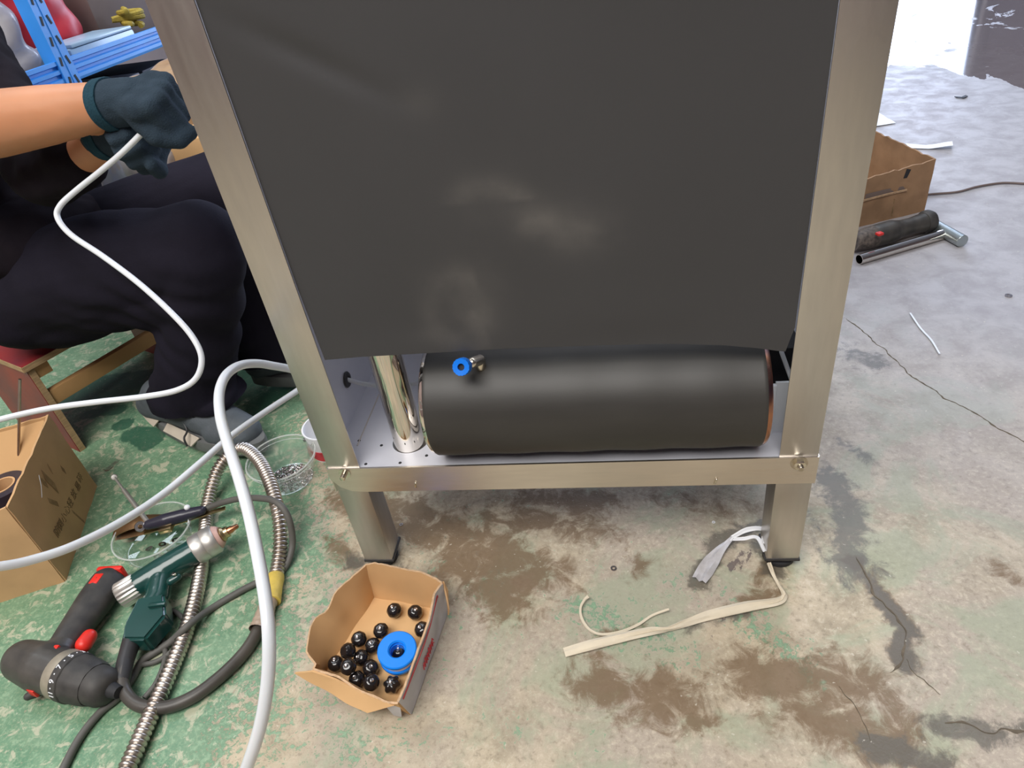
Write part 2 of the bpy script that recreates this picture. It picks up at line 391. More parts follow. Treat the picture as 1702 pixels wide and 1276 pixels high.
    far = np.clip((y + x * .9 - .75) / 1.1, 0, 1)  # cooler concrete far off, partly the doorway light's tint put into the colour
    for n, v in (('green', green), ('stain', stain), ('wet_shade', wet_shade), ('deep_shade', deep_shade), ('crack', crack), ('puddle', puddle), ('far', far)): attr(me, n, v)
    m = bpy.data.materials.new('worn_painted_concrete'); m.use_nodes = True; nt = m.node_tree; N = nt.nodes; L = nt.links; b = N['Principled BSDF']
    tc = N.new('ShaderNodeTexCoord')
    def nz(scale, detail=5, rough=.55, dist=0., st=(1, 1, 1)):
        mp = N.new('ShaderNodeMapping'); mp.inputs['Scale'].default_value = st; L.new(tc.outputs['Object'], mp.inputs[0])
        n = N.new('ShaderNodeTexNoise'); n.inputs['Scale'].default_value = scale; n.inputs['Detail'].default_value = detail; n.inputs['Roughness'].default_value = rough; n.inputs['Distortion'].default_value = dist
        L.new(mp.outputs[0], n.inputs['Vector']); return n.outputs['Fac']
    def at(n):
        a = N.new('ShaderNodeAttribute'); a.attribute_name = n; return a.outputs['Fac']
    def math_(op, a, bb):
        k = N.new('ShaderNodeMath'); k.operation = op
        for i, q in enumerate((a, bb)):
            if isinstance(q, (int, float)): k.inputs[i].default_value = q
            elif q is not None: L.new(q, k.inputs[i])
        return k.outputs[0]
    def rng(v, a, bb, c=0., d=1.):
        r = N.new('ShaderNodeMapRange'); r.interpolation_type = 'SMOOTHSTEP'; L.new(v, r.inputs[0])
        for i, q in enumerate((a, bb, c, d)): r.inputs[i + 1].default_value = q
        return r.outputs[0]
    def mix(f, a, c):
        k = N.new('ShaderNodeMix'); k.data_type = 'RGBA'
        if isinstance(f, (int, float)): k.inputs[0].default_value = f
        else: L.new(f, k.inputs[0])
        for i, q in ((6, a), (7, c)):
            if isinstance(q, tuple): k.inputs[i].default_value = (*q, 1)
            else: L.new(q, k.inputs[i])
        return k.outputs[2]
    n_big = nz(3.2, 4); n_mid = nz(14, 6, .6, .4); n_fine = nz(60, 7, .7, .5); n_grain = nz(260, 4, .6); n_sp = nz(95, 6, .75, .3)
    conc = mix(rng(n_mid, .35, .65), (.50, .42, .30), (.35, .295, .21))
    conc = mix(rng(n_big, .42, .62), conc, (.40, .34, .275))
    conc = mix(rng(n_sp, .50, .64, 0, .55), conc, (.60, .53, .41))
    conc = mix(rng(n_sp, .47, .36, 0, .55), conc, (.22, .185, .13))
    gtint = math_('MULTIPLY', rng(nz(6.5, 6, .65, .8), .48, .62), .60)
    conc = mix(gtint, conc, (.31, .355, .245))
    farc = mix(rng(n_mid, .35, .68), (.40, .385, .40), (.32, .305, .32))
    farc = mix(rng(n_sp, .56, .70, 0, .35), farc, (.48, .47, .49))
    farc = mix(rng(n_sp, .42, .32, 0, .4), farc, (.24, .225, .22))
    conc = mix(at('far'), conc, farc)
    # paint coat: worn away where the noise beats the coverage
    cov = math_('ADD', at('green'), math_('MULTIPLY', math_('SUBTRACT', n_sp, .5), 1.9))
    cov = math_('ADD', cov, math_('MULTIPLY', math_('SUBTRACT', n_mid, .5), .9))
    paint = mix(rng(n_mid, .38, .66), (.042, .19, .10), (.115, .265, .155))
    paint = mix(rng(n_grain, .45, .75, 0, .5), paint, (.30, .38, .24))
    gm = rng(cov, .50, .62)
    col = mix(math_('MULTIPLY', gm, .84), conc, paint)
    col = mix(rng(math_('MULTIPLY', gm, n_sp), .50, .60, 0, .45), col, (.30, .43, .28))
    # pale residue flecks on the painted side
    fl = math_('MULTIPLY', rng(nz(36, 7, .72, .8), .525, .60), rng(at('green'), .3, .6))
    col = mix(math_('MULTIPLY', fl, .70), col, (.50, .47, .35))
    dm = rng(math_('ADD', at('deep_shade'), math_('MULTIPLY', math_('SUBTRACT', n_mid, .5), 1.0)), .48, .60)
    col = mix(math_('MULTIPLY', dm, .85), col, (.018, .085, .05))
    sm = rng(math_('ADD', at('stain'), math_('MULTIPLY', math_('SUBTRACT', nz(24, 8, .72, .6), .5), 2.6)), .40, .95)
    col = mix(math_('MULTIPLY', sm, .84), col, (.150, .092, .045))
    wm = rng(math_('ADD', at('wet_shade'), math_('MULTIPLY', math_('SUBTRACT', nz(24, 8, .72, .4), .5), 2.4)), .45, .90)
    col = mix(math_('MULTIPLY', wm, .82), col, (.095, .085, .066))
    ck = rng(math_('ADD', at('crack'), math_('MULTIPLY', math_('SUBTRACT', n_fine, .5), .5)), .30, .75)
    col = mix(math_('MULTIPLY', ck, .75), col, (.09, .07, .05))
    pud = math_('ADD', at('puddle'), math_('MULTIPLY', math_('SUBTRACT', nz(3.2, 8, .66, 1.0, (.8, .6, 1)), .5), 2.6))
    pm = rng(pud, .52, .56)
    col = mix(math_('MULTIPLY', pm, .8), col, (.12, .095, .10))
    spk = rng(nz(120, 2, .5), .70, .74)
    col = mix(math_('MULTIPLY', spk, .45), col, (.66, .62, .52))
    L.new(col, b.inputs['Base Color'])
    ro = rng(n_mid, .3, .7, .50, .68)
    def rmix(f, a, c):
        k = N.new('ShaderNodeMix'); L.new(f, k.inputs[0])
        if isinstance(a, (int, float)): k.inputs[2].default_value = a
        else: L.new(a, k.inputs[2])
        k.inputs[3].default_value = c; return k.outputs[0]
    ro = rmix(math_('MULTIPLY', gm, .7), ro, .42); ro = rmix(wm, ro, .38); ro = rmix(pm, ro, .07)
    L.new(ro, b.inputs['Roughness'])
    h = math_('ADD', math_('MULTIPLY', n_fine, .6), math_('MULTIPLY', n_grain, .35)); h = math_('ADD', h, math_('MULTIPLY', gm, .25)); h = math_('SUBTRACT', h, math_('MULTIPLY', ck, 1.2))
    bp = N.new('ShaderNodeBump'); bp.inputs['Distance'].default_value = .0022
    L.new(rng(pm, 0., 1., .42, .02), bp.inputs['Strength']); L.new(h, bp.inputs['Height']); L.new(bp.outputs[0], b.inputs['Normal'])
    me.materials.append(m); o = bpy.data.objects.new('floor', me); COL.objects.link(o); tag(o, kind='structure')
    dk = mat('dirty_crack', (.15, .12, .085), .95, nz=.4, nscale=80)
    for L_, wd in (([(1405, 530), (1432, 548), (1450, 566), (1480, 590), (1515, 625), (1540, 640), (1568, 662), (1600, 674), (1650, 705), (1702, 735), (1760, 765)], .0028), ([(1425, 925), (1440, 955), (1452, 985), (1480, 1015), (1500, 1040), (1508, 1060), (1500, 1095), (1475, 1115)], .0035),
                   ([(1508, 1095), (1525, 1120), (1540, 1130), (1565, 1155)], .0014), ([(1395, 1140), (1425, 1180), (1440, 1205), (1450, 1235)], .0012), ([(1570, 1200), (1610, 1203), (1640, 1215), (1670, 1212), (1720, 1220)], .0035), ([(190, 775), (180, 782), (172, 779)], .006)):
        P = resample(cr([W(*p) for p in L_], 6), .004); rows = [[], []]
        for i, p in enumerate(P):
            t_ = (P[min(i + 1, len(P) - 1)] - P[max(i - 1, 0)]).normalized(); s_ = V((-t_.y, t_.x, 0)); wn = .5 * wd * (.25 + 1.8 * abs(noise.noise(p * 60))) * min(1, i / 4 + .1, (len(P) - 1 - i) / 4 + .1); off = s_ * (.006 * noise.noise(p * 30) + .003 * noise.noise(p * 90))
            rows[0].append(p + off + s_ * wn + V((0, 0, .0004))); rows[1].append(p + off - s_ * wn + V((0, 0, .0004)))
        b_ = NB(); sheet(b_, rows, .0006); obj('crack', b_, dk, o, smooth=None)
make_floor()
def struct(name, b_, m, **k): o = obj(name, b_, m, **k); o['kind'] = 'structure'; return o
def hall():
    b_ = NB(); box(b_, -3.5, .5, 9.2, 9.35, 0, 4.4); box(b_, 4.95, 9.6, 9.2, 9.35, 0, 4.4); box(b_, .5, 4.95, 9.2, 9.35, 3.7, 4.4); struct('wall_back', b_, M['wallp'])
    b_ = NB(); box(b_, -3.5, -3.35, -5, 9.35, 0, 4.4); struct('wall_left', b_, M['wallp'])
    b_ = NB(); box(b_, 9.5, 9.65, -5, 9.35, 0, 4.4); struct('wall_right', b_, M['wallp'])
    b_ = NB(); box(b_, -3.5, 9.6, -5.15, -5, 0, 4.4); struct('wall_front', b_, M['wallp'])
    b_ = NB(); box(b_, -3.5, 9.65, -5.15, 9.35, 4.4, 4.5); struct('ceiling', b_, M['ceil'])
    b_ = NB(); box(b_, .38, .5, 9.1, 9.4, 0, 3.8); box(b_, 4.95, 5.07, 9.1, 9.4, 0, 3.8); box(b_, .38, 5.07, 9.1, 9.4, 3.7, 3.82); struct('trim_1', b_, M['greybrown'])
hall()

# ------------------------------------------------------------------ the machine
def machine():
    Wd, D, wp = .70, .50, .050; zt, zb = .2347, .186; H = 1.12
    t = thing('machine_frame', 'stainless steel open machine frame with black rubber front sheet, standing on four legs', 'machine', (.35, .25, 0))
    for (x0, y0) in ((0, 0), (Wd - wp, 0), (0, D - wp), (Wd - wp, D - wp)):
        b_ = NB(); fy = y0 + (.0 if y0 == 0 else wp - .002); sx = x0 if x0 == 0 else x0 + wp - .002
        box(b_, x0, x0 + wp, fy, fy + .002, zb + .002, H, .0006); box(b_, sx, sx + .002, y0 + .001, y0 + wp, zb + .002, H, .0006)
        obj('post', b_, M['steel'], t)
        b_ = NB(); box(b_, x0 + .0005, x0 + wp - .0005, y0 + .002, y0 + wp - .001, .020, zb + .03, .002)
        p = obj('leg', b_, M['steel'], t)
        b_ = NB(); cx, cy = x0 + wp / 2, y0 + wp / 2
        lathe(b_, [(0, 0), (.022, 0), (.024, .002), (.024, .008), (.010, .011), (.006, .013), (.006, .022), (0, .022)], Matrix.Translation((cx, cy, 0)), 24)
        obj('foot', b_, M['dark'], t)
        b_ = NB(); box(b_, x0 - .001, x0 + wp + .001, y0 + .001, y0 + wp + .003, .016, .021, .001); obj('end_cap', b_, M['rubber'], p)
    # front rail: folded channel with a clipped lower left corner
    b_ = NB(); prof = [(-.002, zt), (-.002, .214), (.010, .197), (.026, .188), (.05, zb), (Wd + .001, zb), (Wd + .001, zt)]
    fr = [b_.verts.new((x, -.002, z)) for x, z in prof]; bk = [b_.verts.new((x, .0012, z)) for x, z in prof]
    b_.faces.new(fr); b_.faces.new(bk[::-1])
    for i in range(len(prof)): j = (i + 1) % len(prof); b_.faces.new((fr[i], bk[i], bk[j], fr[j]))
    rail = obj('rail', b_, M['rail'], t)
    for (x0, x1, y0, y1) in ((-.002, .0, .0, D), (Wd, Wd + .002, .0, D), (0, Wd, D, D + .002)):
        b_ = NB(); box(b_, x0, x1, y0, y1, zb, zt); obj('rail', b_, M['rail'], t)
    # shelf pan with a round cut-out
    b_ = NB(); cxh, cyh, rh = .1165, .058, .0285
    outer = [b_.verts.new(p) for p in ((.002, .001, zt), (Wd - .002, .001, zt), (Wd - .002, D - .002, zt), (.002, D - .002, zt))]
    inner = [b_.verts.new((cxh + rh * math.cos(a), cyh + rh * math.sin(a), zt)) for a in [2 * math.pi * k / 40 for k in range(40)]]
    es = [b_.edges.new((outer[i], outer[(i + 1) % 4])) for i in range(4)] + [b_.edges.new((inner[i], inner[(i + 1) % 40])) for i in range(40)]
    bmesh.ops.triangle_fill(b_, use_beauty=True, edges=es)
    low = [b_.verts.new(v.co - V((0, 0, .022))) for v in inner]
    for i in range(40): b_.faces.new((inner[i], inner[(i + 1) % 40], low[(i + 1) % 40], low[i]))
    pan = obj('shelf_pan', b_, M['pan'], t, smooth=30)
    b_ = NB(); box(b_, .031, .0325, .05, D - .05, zt, zt + .0012); obj('pan_seam', b_, M['rail'], pan)
    for (px, py) in ((634, 740), (608, 771), (665, 769), (709, 757), (597, 732)):
        q = W(px, py, zt); b_ = NB(); lathe(b_, [(0, zt + .0006), (.0022, zt + .0006), (.0026, zt)], Matrix.Translation((q.x, q.y, 0)), 12); obj('rivet', b_, M['dark'], pan)
    # side and back sheets
    b_ = NB(); box(b_, .0, .0022, wp, D - wp, zt, .95); side = obj('side_panel', b_, M['pan'], t); b_ = NB(); box(b_, Wd - .0022, Wd, wp, D - wp, zt, .95); obj('side_panel', b_, M['pan'], t)  # right panel is added to keep doorway light off the tank top
    b_ = NB(); lathe(b_, [(.0045, .0), (.0125, .0), (.0135, .0015), (.012, .0035), (.006, .0045), (.0045, .003)], axis((.0022, .143, .2965), (.02, .143, .2965)), 28, close=True); obj('grommet', b_, M['rubber'], side)
    b_ = NB(); box(b_, wp, Wd - wp, D - .012, D - .010, zt, .95); obj('back_panel', b_, M['pan'], t)
    b_ = NB(); box(b_, 0, Wd, .0, .05, H - .05, H - .0005, .001); obj('top_rail', b_, M['steel'], t)
    b_ = NB(); box(b_, 0, Wd, D - .05, D, H - .05, H - .0005, .001); obj('top_rail', b_, M['steel'], t)
    for x0 in (0, Wd - .05): b_ = NB(); box(b_, x0, x0 + .05, .05, D - .05, H - .05, H - .0005, .001); obj('top_rail', b_, M['steel'], t)
    # standpipe through the cut-out
    b_ = NB(); p0 = V((cxh + .0, cyh - .004, .16)); lathe(b_, [(0, 0), (.0238, 0), (.0238, .84), (0, .84)], Matrix.Translation(p0), 40); obj('standpipe', b_, M['chrome'], t)
    # bolts
    def hexbolt(x, z, nm='hex_bolt', y=-.002, par=t, r=.0085):
        b2 = NB(); m_ = axis((x, y, z), (x, y - .02, z)); lathe(b2, [(0, 0), (.0115, 0), (.0115, .0016), (0, .0016)], m_, 24)
        lathe(b2, [(0, .0016), (r, .0016), (r, .006), (r * .8, .0072), (0, .0072)], m_, 6); lathe(b2, [(0, .007), (.0045, .007), (.0045, .0125), (.0035, .0135), (0, .0135)], m_, 16)
        return obj(nm, b2, M['bolt'], par)
    q = WY(1328, 769, -.002); hexbolt(q.x, q.z)
    q = WY(573, 786, -.002)
    b_ = NB(); m_ = axis((q.x, -.002, q.z), (q.x, -.03, q.z)); lathe(b_, [(0, 0), (.0095, 0), (.0095, .0015), (0, .0015)], m_, 24); lathe(b_, [(0, .001), (.0042, .001), (.0042, .013), (0, .014)], m_, 16); obj('hex_bolt', b_, M['bolt'], t)
    b_ = NB(); lathe(b_, [(0, 0), (.008, 0), (.008, .004), (0, .005)], axis((.702, .028, .243), (.72, .028, .243)), 6); obj('hex_bolt', b_, M['bolt'], t)
    for (px, py) in ((690, 805), (1188, 799)):
        q = WY(px, py, -.002); b_ = NB(); capsule(b_, (q.x, -.0024, q.z - .0045), (q.x + .002, -.0034, q.z + .004), .0018, .0018, seg=10); obj('tie_stud', b_, M['bolt'], rail)
    q = WY(478, 538, .002); b_ = NB(); m_ = axis((q.x, .002, q.z), (q.x, -.03, q.z))
    lathe(b_, [(.0052, .0), (.0052, .0008), (.0064, .0008), (.0068, .0)], m_, 24); lathe(b_, [(0, .0003), (.0052, .0003)], m_, 24); obj('plugged_hole', b_, M['gearcase'], t)
    # dark strip peeping out under the left rail corner
    b_ = NB(); sheet(b_, loft([(-.004, .004, .222), (-.004, .06, .222)], [(-.002, .004, .205), (-.002, .06, .205)], 2, 4) + loft([(.012, .004, .190), (.012, .06, .19)], [(.046, .004, .181), (.046, .06, .181)], 2, 4), .003); obj('edge_strip', b_, M['rubber'], t)
    # black rubber sheet
    bl = [(540, 598), (600, 592), (700, 586), (850, 579), (1000, 575), (1120, 573), (1200, 574), (1260, 578), (1305, 584), (1313, 562), (1321, 543)]
    nx, nz_ = 90, 110
    L0 = poly([WY(a, c, .003) for a, c in bl], nx)
    me_rows = []
    for i in range(nz_ + 1):
        s = i / nz_; row = []
        for j, p in enumerate(L0):
            xt = .0503 + (Wd - .1006) * j / (nx - 1); k = min(1, s * 6)
            x = p.x * (1 - k) + xt * k; z = p.z * (1 - s) + 1.09 * s
            y = .0045 + .0016 * noise.noise(V((x * 6, z * 5, 0))) - .004 * math.exp(-((z - .43) / .03) ** 2) * math.sin(max(0, min(1, (x - .05) / .6)) * 7) * .6
            # shallow crease running down from the upper left corner
            d = abs((x - .075) * .50 + (z - .85) * .86 + .015); y += .0035 * math.exp(-(d / .012) ** 2) * math.exp(-((x - .15) / .07) ** 2)
            row.append(V((x, y, z)))
        me_rows.append(row)
    b_ = NB(); sheet(b_, me_rows, .003)
    o = obj('rubber_sheet', b_, None, t, smooth=30); me = o.data
    a = np.empty(len(me.vertices) * 3); me.vertices.foreach_get('co', a); a = a.reshape(-1, 3); X = a[:, 0] + .35; Z = a[:, 2]
    def G(px, py, rx, ry): q_ = WY(px, py, 0); return np.exp(-(((X - q_.x) / rx) ** 2 + ((Z - q_.z) / ry) ** 2))
    def ring(px, py, R_, w_, sx=1.): q_ = WY(px, py, 0); d_ = np.hypot((X - q_.x) / sx, Z - q_.z); return np.exp(-((d_ - R_) / w_) ** 2)
    sm = .42 * ring(815, 385, .052, .013) * (Z > WY(0, 410, 0).z) + .30 * ring(775, 520, .05, .014, .9) * (X < WY(800, 500, 0).x) + .55 * G(890, 372, .022, .018) + .50 * G(945, 385, .042, .028) + .25 * G(985, 385, .03, .022)
    sm += .38 * G(780, 520, .034, .035) + .45 * G(790, 535, .018, .020) + .32 * G(735, 560, .03, .012) + .2 * G(700, 170, .02, .015) + .14 * G(820, 350, .06, .04) + .22 * G(770, 470, .05, .03)
    attr(me, 'smudge', sm)
    m = mat('matte_black_rubber_sheet', (.045, .045, .048), .56, nz=.10, nscale=4, bump=.06, bscale=300); nt = m.node_tree; N = nt.nodes; L = nt.links; b = N['Principled BSDF']
    src = b.inputs['Base Color'].links[0].from_socket; k = N.new('ShaderNodeMix'); k.data_type = 'RGBA'; k.inputs[7].default_value = (.125, .118, .112, 1); L.new(src, k.inputs[6])
    at_ = N.new('ShaderNodeAttribute'); at_.attribute_name = 'smudge'; n = N.new('ShaderNodeTexNoise'); n.inputs['Scale'].default_value = 18; n.inputs['Detail'].default_value = 6
    tc = N.new('ShaderNodeTexCoord'); L.new(tc.outputs['Object'], n.inputs['Vector']); r = N.new('ShaderNodeMapRange'); r.inputs[1].default_value = .3; r.inputs[2].default_value = .7; r.inputs[3].default_value = .15; r.inputs[4].default_value = 1.
    L.new(n.outputs['Fac'], r.inputs[0]); mu = N.new('ShaderNodeMath'); mu.operation = 'MULTIPLY'; L.new(at_.outputs['Fac'], mu.inputs[0]); L.new(r.outputs[0], mu.inputs[1]); L.new(mu.outputs[0], k.inputs[0]); L.new(k.outputs[2], b.inputs['Base Color'])
    me.materials.append(m)
    # white drain rod, dark control box and white panel at the right of the pan
    b_ = NB(); box(b_, .628, .648, .045, .051, zt, .322, .0008); box(b_, .648, .69, .052, .056, zt, .322, .0008); o = obj('foam_panel', b_, M['nylon'], t); o['label'] = 'white foam panel'
    b_ = NB(); box(b_, .622, .69, .10, .17, zt + .0, .345, .004); o = obj('control_box', b_, M['dark'], t); o['label'] = 'dark box behind the white panel'
    b_ = NB(); capsule(b_, WY(1299, 585, .08), WY(1316, 632, .06), .003, .003, seg=10); o = obj('white_rod', b_, M['whitehose'], t)
machine()

def tank():
    r = .082; yc, zc = .054, .2349 + r; x0, x1 = .172, .628
    t = thing('pressure_tank', 'horizontal black rubber wrapped cylinder tank lying on the machine shelf', 'tank', ((x0 + x1) / 2, yc, .2349))
    b_ = NB(); mx = axis((x0, yc, zc), (x1, yc, zc)); Lh = x1 - x0
    prof = [(r - .005, .005), (r - .001, .005), (r, .0065)] + [(r + .0007 * math.sin(i * 1.3), .01 + (Lh - .02) * i / 24) for i in range(25)] + [(r, Lh - .0065), (r - .001, Lh - .005), (r - .005, Lh - .005)]
    lathe(b_, prof, mx, 72); obj('rubber_wrap', b_, M['tank'], t)
    for (xa, d, m) in ((x0, 1, M['chrome']), (x1, -1, M['copper_rim'])):
        b_ = NB(); m_ = axis((xa, yc, zc), (xa + d, yc, zc)); lathe(b_, [(r - .012, .0), (r - .004, -.001), (r - .0015, .002), (r - .0015, .012), (r - .012, .012)], m_, 64, close=True); o = obj('end_rim', b_, m, t)
        if d == -1: o['label'] = 'heat tinted copper coloured rim'
        b_ = NB(); lathe(b_, [(0, -.012), (r * .4, -.010), (r * .75, -.004), (r - .011, .002), (r - .011, .006), (0, .006)], m_, 48); obj('end_cap', b_, M['chrome'], t)
    for xs in (.27, .53):
        b_ = NB(); pts = [V((xs, yc + (r + .001) * math.sin(a), zc - (r + .001) * math.cos(a))) for a in np.linspace(.15, 1.0, 10)]
        rows = [[V((xs - .012, p.y, p.z)) for p in pts], [V((xs + .012, p.y, p.z)) for p in pts]]
        sheet(b_, rows, .002); box(b_, xs - .012, xs + .012, yc + .03, yc + .05, .2349, .2349 + .012); obj('saddle', b_, M['rubber'], t)
    # blue push-fit connector standing on the tank
    f0 = V((.258, .022, zc + math.sqrt(r * r - .032 ** 2) - .001)); tip = WY(766, 610, -.018); d = (tip - f0)
    a1 = f0 + V((0, 0, .012))
    b_ = NB(); chain(b_, [f0, a1, a1.lerp(tip, .4)], [.007, .0075, .0075], seg=14); ft = obj('connector_elbow', b_, M['bolt'], t)
    ax_ = (CAM - tip).normalized(); ax_ = (ax_ * .8 + (tip - a1).normalized() * .6).normalized(); c0 = tip - ax_ * .012
    b_ = NB(); mm = axis(c0, c0 + ax_)
    lathe(b_, [(0, -.006), (.010, -.006), (.0115, -.003), (.0115, .006), (.0105, .008)], mm, 24)
    lathe(b_, [(.0045, .006), (.0045, .012), (.0108, .0125), (.0112, .011), (.0108, .008), (.0105, .006)], mm, 48, rf=lambda a: 1 + .05 * (math.sin(a * 16) > 0), close=True)
    o = obj('push_fit_collar', b_, M['blue'], t); o['label'] = 'bright blue ribbed hose collar'
    b_ = NB(); lathe(b_, [(0, .0075), (.0046, .0075)], mm, 16); obj('bore', b_, M['dark'], o)
tank()

def hoses():
    b_ = NB(); P = cr([(.0035, .143, .2965), WY(610, 639, .15), WY(650, 641, .152), WY(690, 637, .155)], 8); P = [V((-.012, .143, .297))] + P + [V((.19, .17, .30))]
    tube(b_, P, .0038, 12); tag(obj('hose', b_, M['whitehose'], None), 'short thin white tube running through the black grommet to the tank', 'hose')
    # big loop rising towards the viewer
    pts = [WD(520, 622, 1.12), WD(482, 613, 1.08), WD(455, 608, 1.04), WD(428, 604, 1.0), WD(400, 607, .95), WD(377, 622, .90), WD(365, 650, .86), WD(366, 690, .82), WD(378, 735, .78), WD(396, 790, .735), WD(413, 850, .70), WD(428, 920, .67), WD(441, 995, .645), WD(447, 1060, .635), WD(445, 1130, .64), WD(434, 1200, .65), WD(415, 1262, .67), WD(395, 1310, .70), WD(360, 1380, .78)]
    b_ = NB(); tube(b_, cr(pts, 10), .0063, 16); tag(obj('hose', b_, M['whitehose']), 'thick white plastic hose arching up in the foreground over the green floor', 'hose')
    pts = [WD(512, 634, 1.10), WD(494, 649, 1.07), WD(440, 685, 1.0), WD(385, 724, .93), WD(330, 772, .86), WD(270, 822, .80), WD(200, 868, .74), WD(120, 908, .69), WD(50, 931, .66), WD(0, 941, .64), WD(-60, 948, .62)]
    b_ = NB(); tube(b_, cr(pts, 8), .0046, 14); tag(obj('hose', b_, M['whitehose']), 'long straight white tube crossing from the left machine post over the cardboard carton', 'hose')
    pts = [WD(252, 205, .93), WD(205, 252, .95), WD(165, 286, .96), WD(125, 318, .965), WD(100, 342, .965), WD(96, 362, .965), WD(118, 390, .96), WD(170, 425, .95), WD(230, 470, .93), WD(285, 520, .92), WD(320, 560, .92), WD(335, 595, .92), WD(326, 628, .92), WD(295, 648, .92), WD(240, 659, .915), WD(160, 668, .91), WD(80, 679, .90), WD(0, 697, .88), WD(-60, 715, .87)]
    b_ = NB(); tube(b_, cr(pts, 8), .0040, 14); tag(obj('hose', b_, M['whitehose']), 'thin white tube held in the gloved hands and looping past the knee', 'hose')
    # corrugated conduit
    z = .0135; pts = [W(150, 1400, z), W(205, 1290, z), W(245, 1200, z), W(285, 1110, z), W(312, 1040, z), W(330, 970, z), W(340, 900, z), W(345, 840, z), W(360, 785, z + .03), W(382, 755, z + .05), W(405, 745, z + .060), W(430, 765, z + .062), W(448, 800, z + .060), W(462, 850, z + .045), W(466, 900, z + .018), W(461, 945, z), W(456, 972, z)]
    path = resample(cr(pts, 12), .0019); rr = [.0112 + .0016 * (1, .55, -.55, -1, -.55, .55)[i % 4 if False else i % 6 if False else (i % 4)] for i in range(len(path))]
    rr = [.0128 if i % 4 == 0 else (.0122 if i % 4 == 1 else (.0096 if i % 4 == 2 else .0116)) for i in range(len(path))]
    t = thing('steel_conduit', 'corrugated flexible steel conduit looping over the green floor with yellow tape on its end', 'hose', (pts[8].x, pts[8].y, 0))
    b_ = NB(); tube(b_, path, rr, 14); obj('corrugated_tube', b_, M['conduit'], t, smooth=60)
    e = W(457, 968, z); e2 = W(452, 1000, z)
    b_ = NB(); q = [e.lerp(e2, k / 6 - .35) for k in range(9)]; tube(b_, q, [.0137 + .0009 * noise.noise(p * 90) for p in q], 16); obj('yellow_tape', b_, M['yellow'], t)
    # black torch lead with clear sleeve
    zc_ = .0125; pts = [W(449, 985, zc_), W(440, 1010, zc_), W(428, 1048, zc_), W(405, 1085, zc_), W(365, 1125, zc_), W(320, 1158, zc_), W(275, 1175, zc_), W(232, 1172, .016), W(208, 1150, .022), W(203, 1120, .030), W(215, 1080, .033), W(226, 1050, .034)]
    t = thing('torch_lead', 'thick black rubber torch lead curving up to the green welding torch', 'cable', (pts[4].x, pts[4].y, 0))
    b_ = NB(); tube(b_, cr(pts, 10), .0095, 16); obj('lead', b_, M['blackcable'], t)
    q = cr([W(452, 990, .014), W(444, 1008, .015), W(436, 1030, .0155), W(429, 1047, .0155)], 6); b_ = NB(); tube(b_, q, [.0128 + .0022 * (i / len(q)) + .0008 * math.sin(i * 2.1) for i in range(len(q))], 16, caps=False); obj('clear_sleeve', b_, M['sleeve'], t)
    # grey clamp cable
    zz = .0065; pts = [W(312, 862, .040), W(350, 842, .040), W(395, 829, .060), W(435, 828, .086), W(462, 836, .092), W(480, 862, .070), W(486, 905, .025), W(472, 945, zz), W(440, 962, zz), W(400, 982, zz), W(350, 1012, zz), W(312, 1040, .030), W(285, 1065, .012), W(255, 1085, zz), W(235, 1100, zz), W(218, 1130, zz), W(195, 1160, zz), W(165, 1185, zz), W(130, 1230, zz), W(95, 1300, zz), W(70, 1360, zz)]
    b_ = NB(); tube(b_, cr(pts, 8), .0058, 12); tag(obj('clamp_cable', b_, M['cable']), 'long grey rubber cable running from the ground clamp across the conduit', 'cable')
    pts = [W(232, 1105, .0055), W(262, 1098, .0055), W(292, 1075, .0055), W(308, 1040, .0060), W(296, 1020, .0055), W(270, 1012, .0055), W(262, 1040, .0055), W(275, 1085, .0055), W(262, 1130, .0055), W(240, 1160, .0045)]
    b_ = NB(); tube(b_, cr(pts, 8), .0042, 10); tag(obj('looped_cable', b_, M['cable']), 'thin grey cable coiled loosely beneath the green torch handle', 'cable')
hoses()

